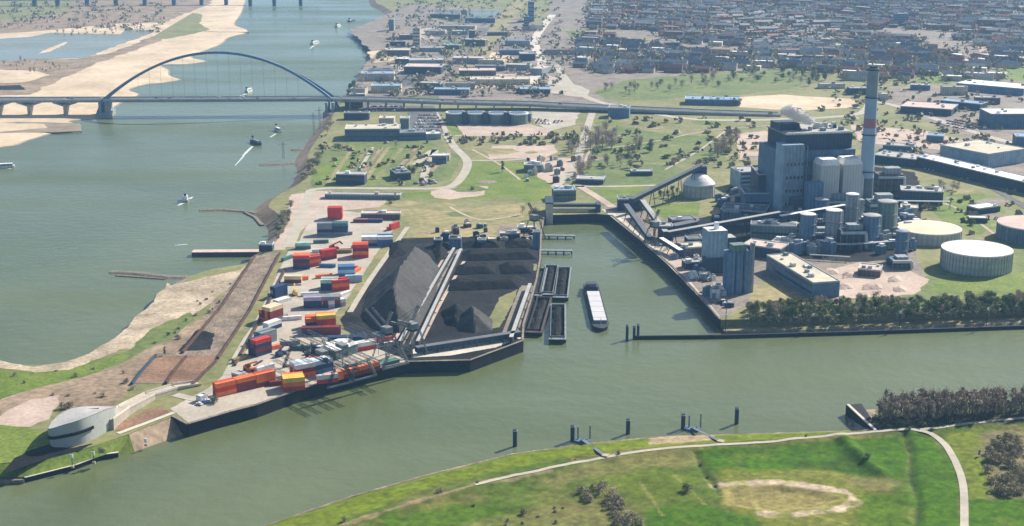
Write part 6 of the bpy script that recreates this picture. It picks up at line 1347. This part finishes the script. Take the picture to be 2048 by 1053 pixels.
for i, (y, x, a) in enumerate(spots):
    k = random.choice([0,0,1,1,2,3,4,5])
    if i < 290:
        o = bpy.data.objects.new('terraced_house', None); COL.objects.link(o); o.location = (x, y, LZ); o.rotation_euler = (0,0,a); sc = random.uniform(.8,1.25); o.scale = (sc,1,random.uniform(.9,1.3))
        tag(o, '%s terrace in the dense town at the upper right' % NAMES_[k], 'terraced house', '%s terraces in the town' % NAMES_[k])
        for n_, me in zip(('wall','roof'), TB[k]): c = bpy.data.objects.new(n_, me); COL.objects.link(c); c.parent = o
    else:
        L_ = random.uniform(14,40); h = random.choice([6,6,7,9,12]); ifar.box((x,y,LZ-.5), (L_,10,h), a); rf = farroof[random.choice([0,0,1,1,2])]
        rf.gable((x,y,LZ+h-.49), (L_,10), 3.4, a, .4) if random.random() < .75 else rf.box((x,y,LZ+h-.49), (L_,10.5,.7), a)
vv = MB(); vv.mi = 0; vv.add(ifar.v, ifar.f)
for j, r_ in enumerate(farroof): vv.mi = j+1; vv.add(r_.v, r_.f)
tag(vv.build('distant_town', ['wall_brick','roof_slate','roof_grey','roof_red']), 'mass of small distant roofs filling the top right of the picture', 'town', kind='stuff')
tw = MB(); rr = random.Random(5)
def clump(x, y, z, r, h, n=11):
    for k in range(n):
        p = Vector((x+rr.gauss(0,r*.5), y+rr.gauss(0,r*.5), z+h*rr.uniform(.2,1))); u = Vector((rr.uniform(-1,1), rr.uniform(-1,1), rr.uniform(-.4,1))).normalized(); v = u.cross(Vector((rr.random(), rr.random(), rr.random()))).normalized(); s = rr.uniform(1.2,3.2)
        tw.mi = 0 if rr.random() < .6 else rr.choice([1,2]); tw.add([p-u*s, p+v*s, p+u*s, p-v*s], [(0,1,2,3)])
for (y, x, a) in spots:
    for k in range(3): clump(x+rr.uniform(-34,34), y+rr.uniform(-28,28), LZ, 8, rr.uniform(7,14), 13)
for k in range(520):                    # shrubs and garden trees through the riverside estate and the floodplain
    px_ = rr.uniform(760,1130); py_ = rr.uniform(2,196)
    if px_ < 790-.25*py_+60*0 : continue
    q = P(px_, py_); clump(q.x, q.y, LZ, 6, rr.uniform(4,9), 9)
for k in range(230):
    px_ = rr.uniform(-60,330); py_ = rr.uniform(6,66); q = P(px_, py_, NZ)
    if 66 > py_ and not (py_ > 58 and px_ < 240): clump(q.x, q.y, NZ, 8, rr.uniform(3,8), 9)
for k in range(260):
    px_ = rr.uniform(1640,2080); py_ = rr.uniform(150,330); q = P(px_, py_); clump(q.x, q.y, LZ, 4, rr.uniform(3,6), 6)
for k in range(60):
    px_ = rr.uniform(640,865); py_ = rr.uniform(286,372); q = P(px_, py_); clump(q.x, q.y, LZ, 2.5, rr.uniform(1.5,4), 5)
for k in range(80):
    px_ = rr.uniform(1180,1540); py_ = rr.uniform(228,345); q = P(px_, py_); clump(q.x, q.y, LZ, 4, rr.uniform(2,6), 8)
for k in range(60):
    px_ = rr.uniform(895,1150); py_ = rr.uniform(268,292); q = P(px_, py_); clump(q.x, q.y, LZ, 3, rr.uniform(2,4), 6)
for k in range(45):
    px_ = rr.uniform(1840,2060); py_ = rr.uniform(352,470); q = P(px_, py_); clump(q.x, q.y, LZ, 2.5, rr.uniform(1.5,4), 5)
tag(tw.build('distant_trees', ['twigs','dark_leaf','olive_leaf']), 'countless small far trees scattered among roofs and fields', 'trees', kind='stuff')
# ================================================================ AIR
def haze():
    mb = MB(); mb.box((0, 8800, -11), (41000, 31000, 11+420)); m = bpy.data.materials.new('haze'); m.use_nodes = True; n = m.node_tree; n.nodes.remove(n.nodes['Principled BSDF'])
    v = n.nodes.new('ShaderNodeVolumePrincipled'); v.inputs['Color'].default_value = (.31,.60,1,1); v.inputs['Density'].default_value = HAZE; v.inputs['Anisotropy'].default_value = .05
    n.links.new(v.outputs[0], n.nodes['Material Output'].inputs['Volume']); MATS['haze'] = m; tag(mb.build('haze', 'haze'), kind='stuff', label='thin blue haze over the whole landscape', cat='haze')
HAZE = .000075
haze()
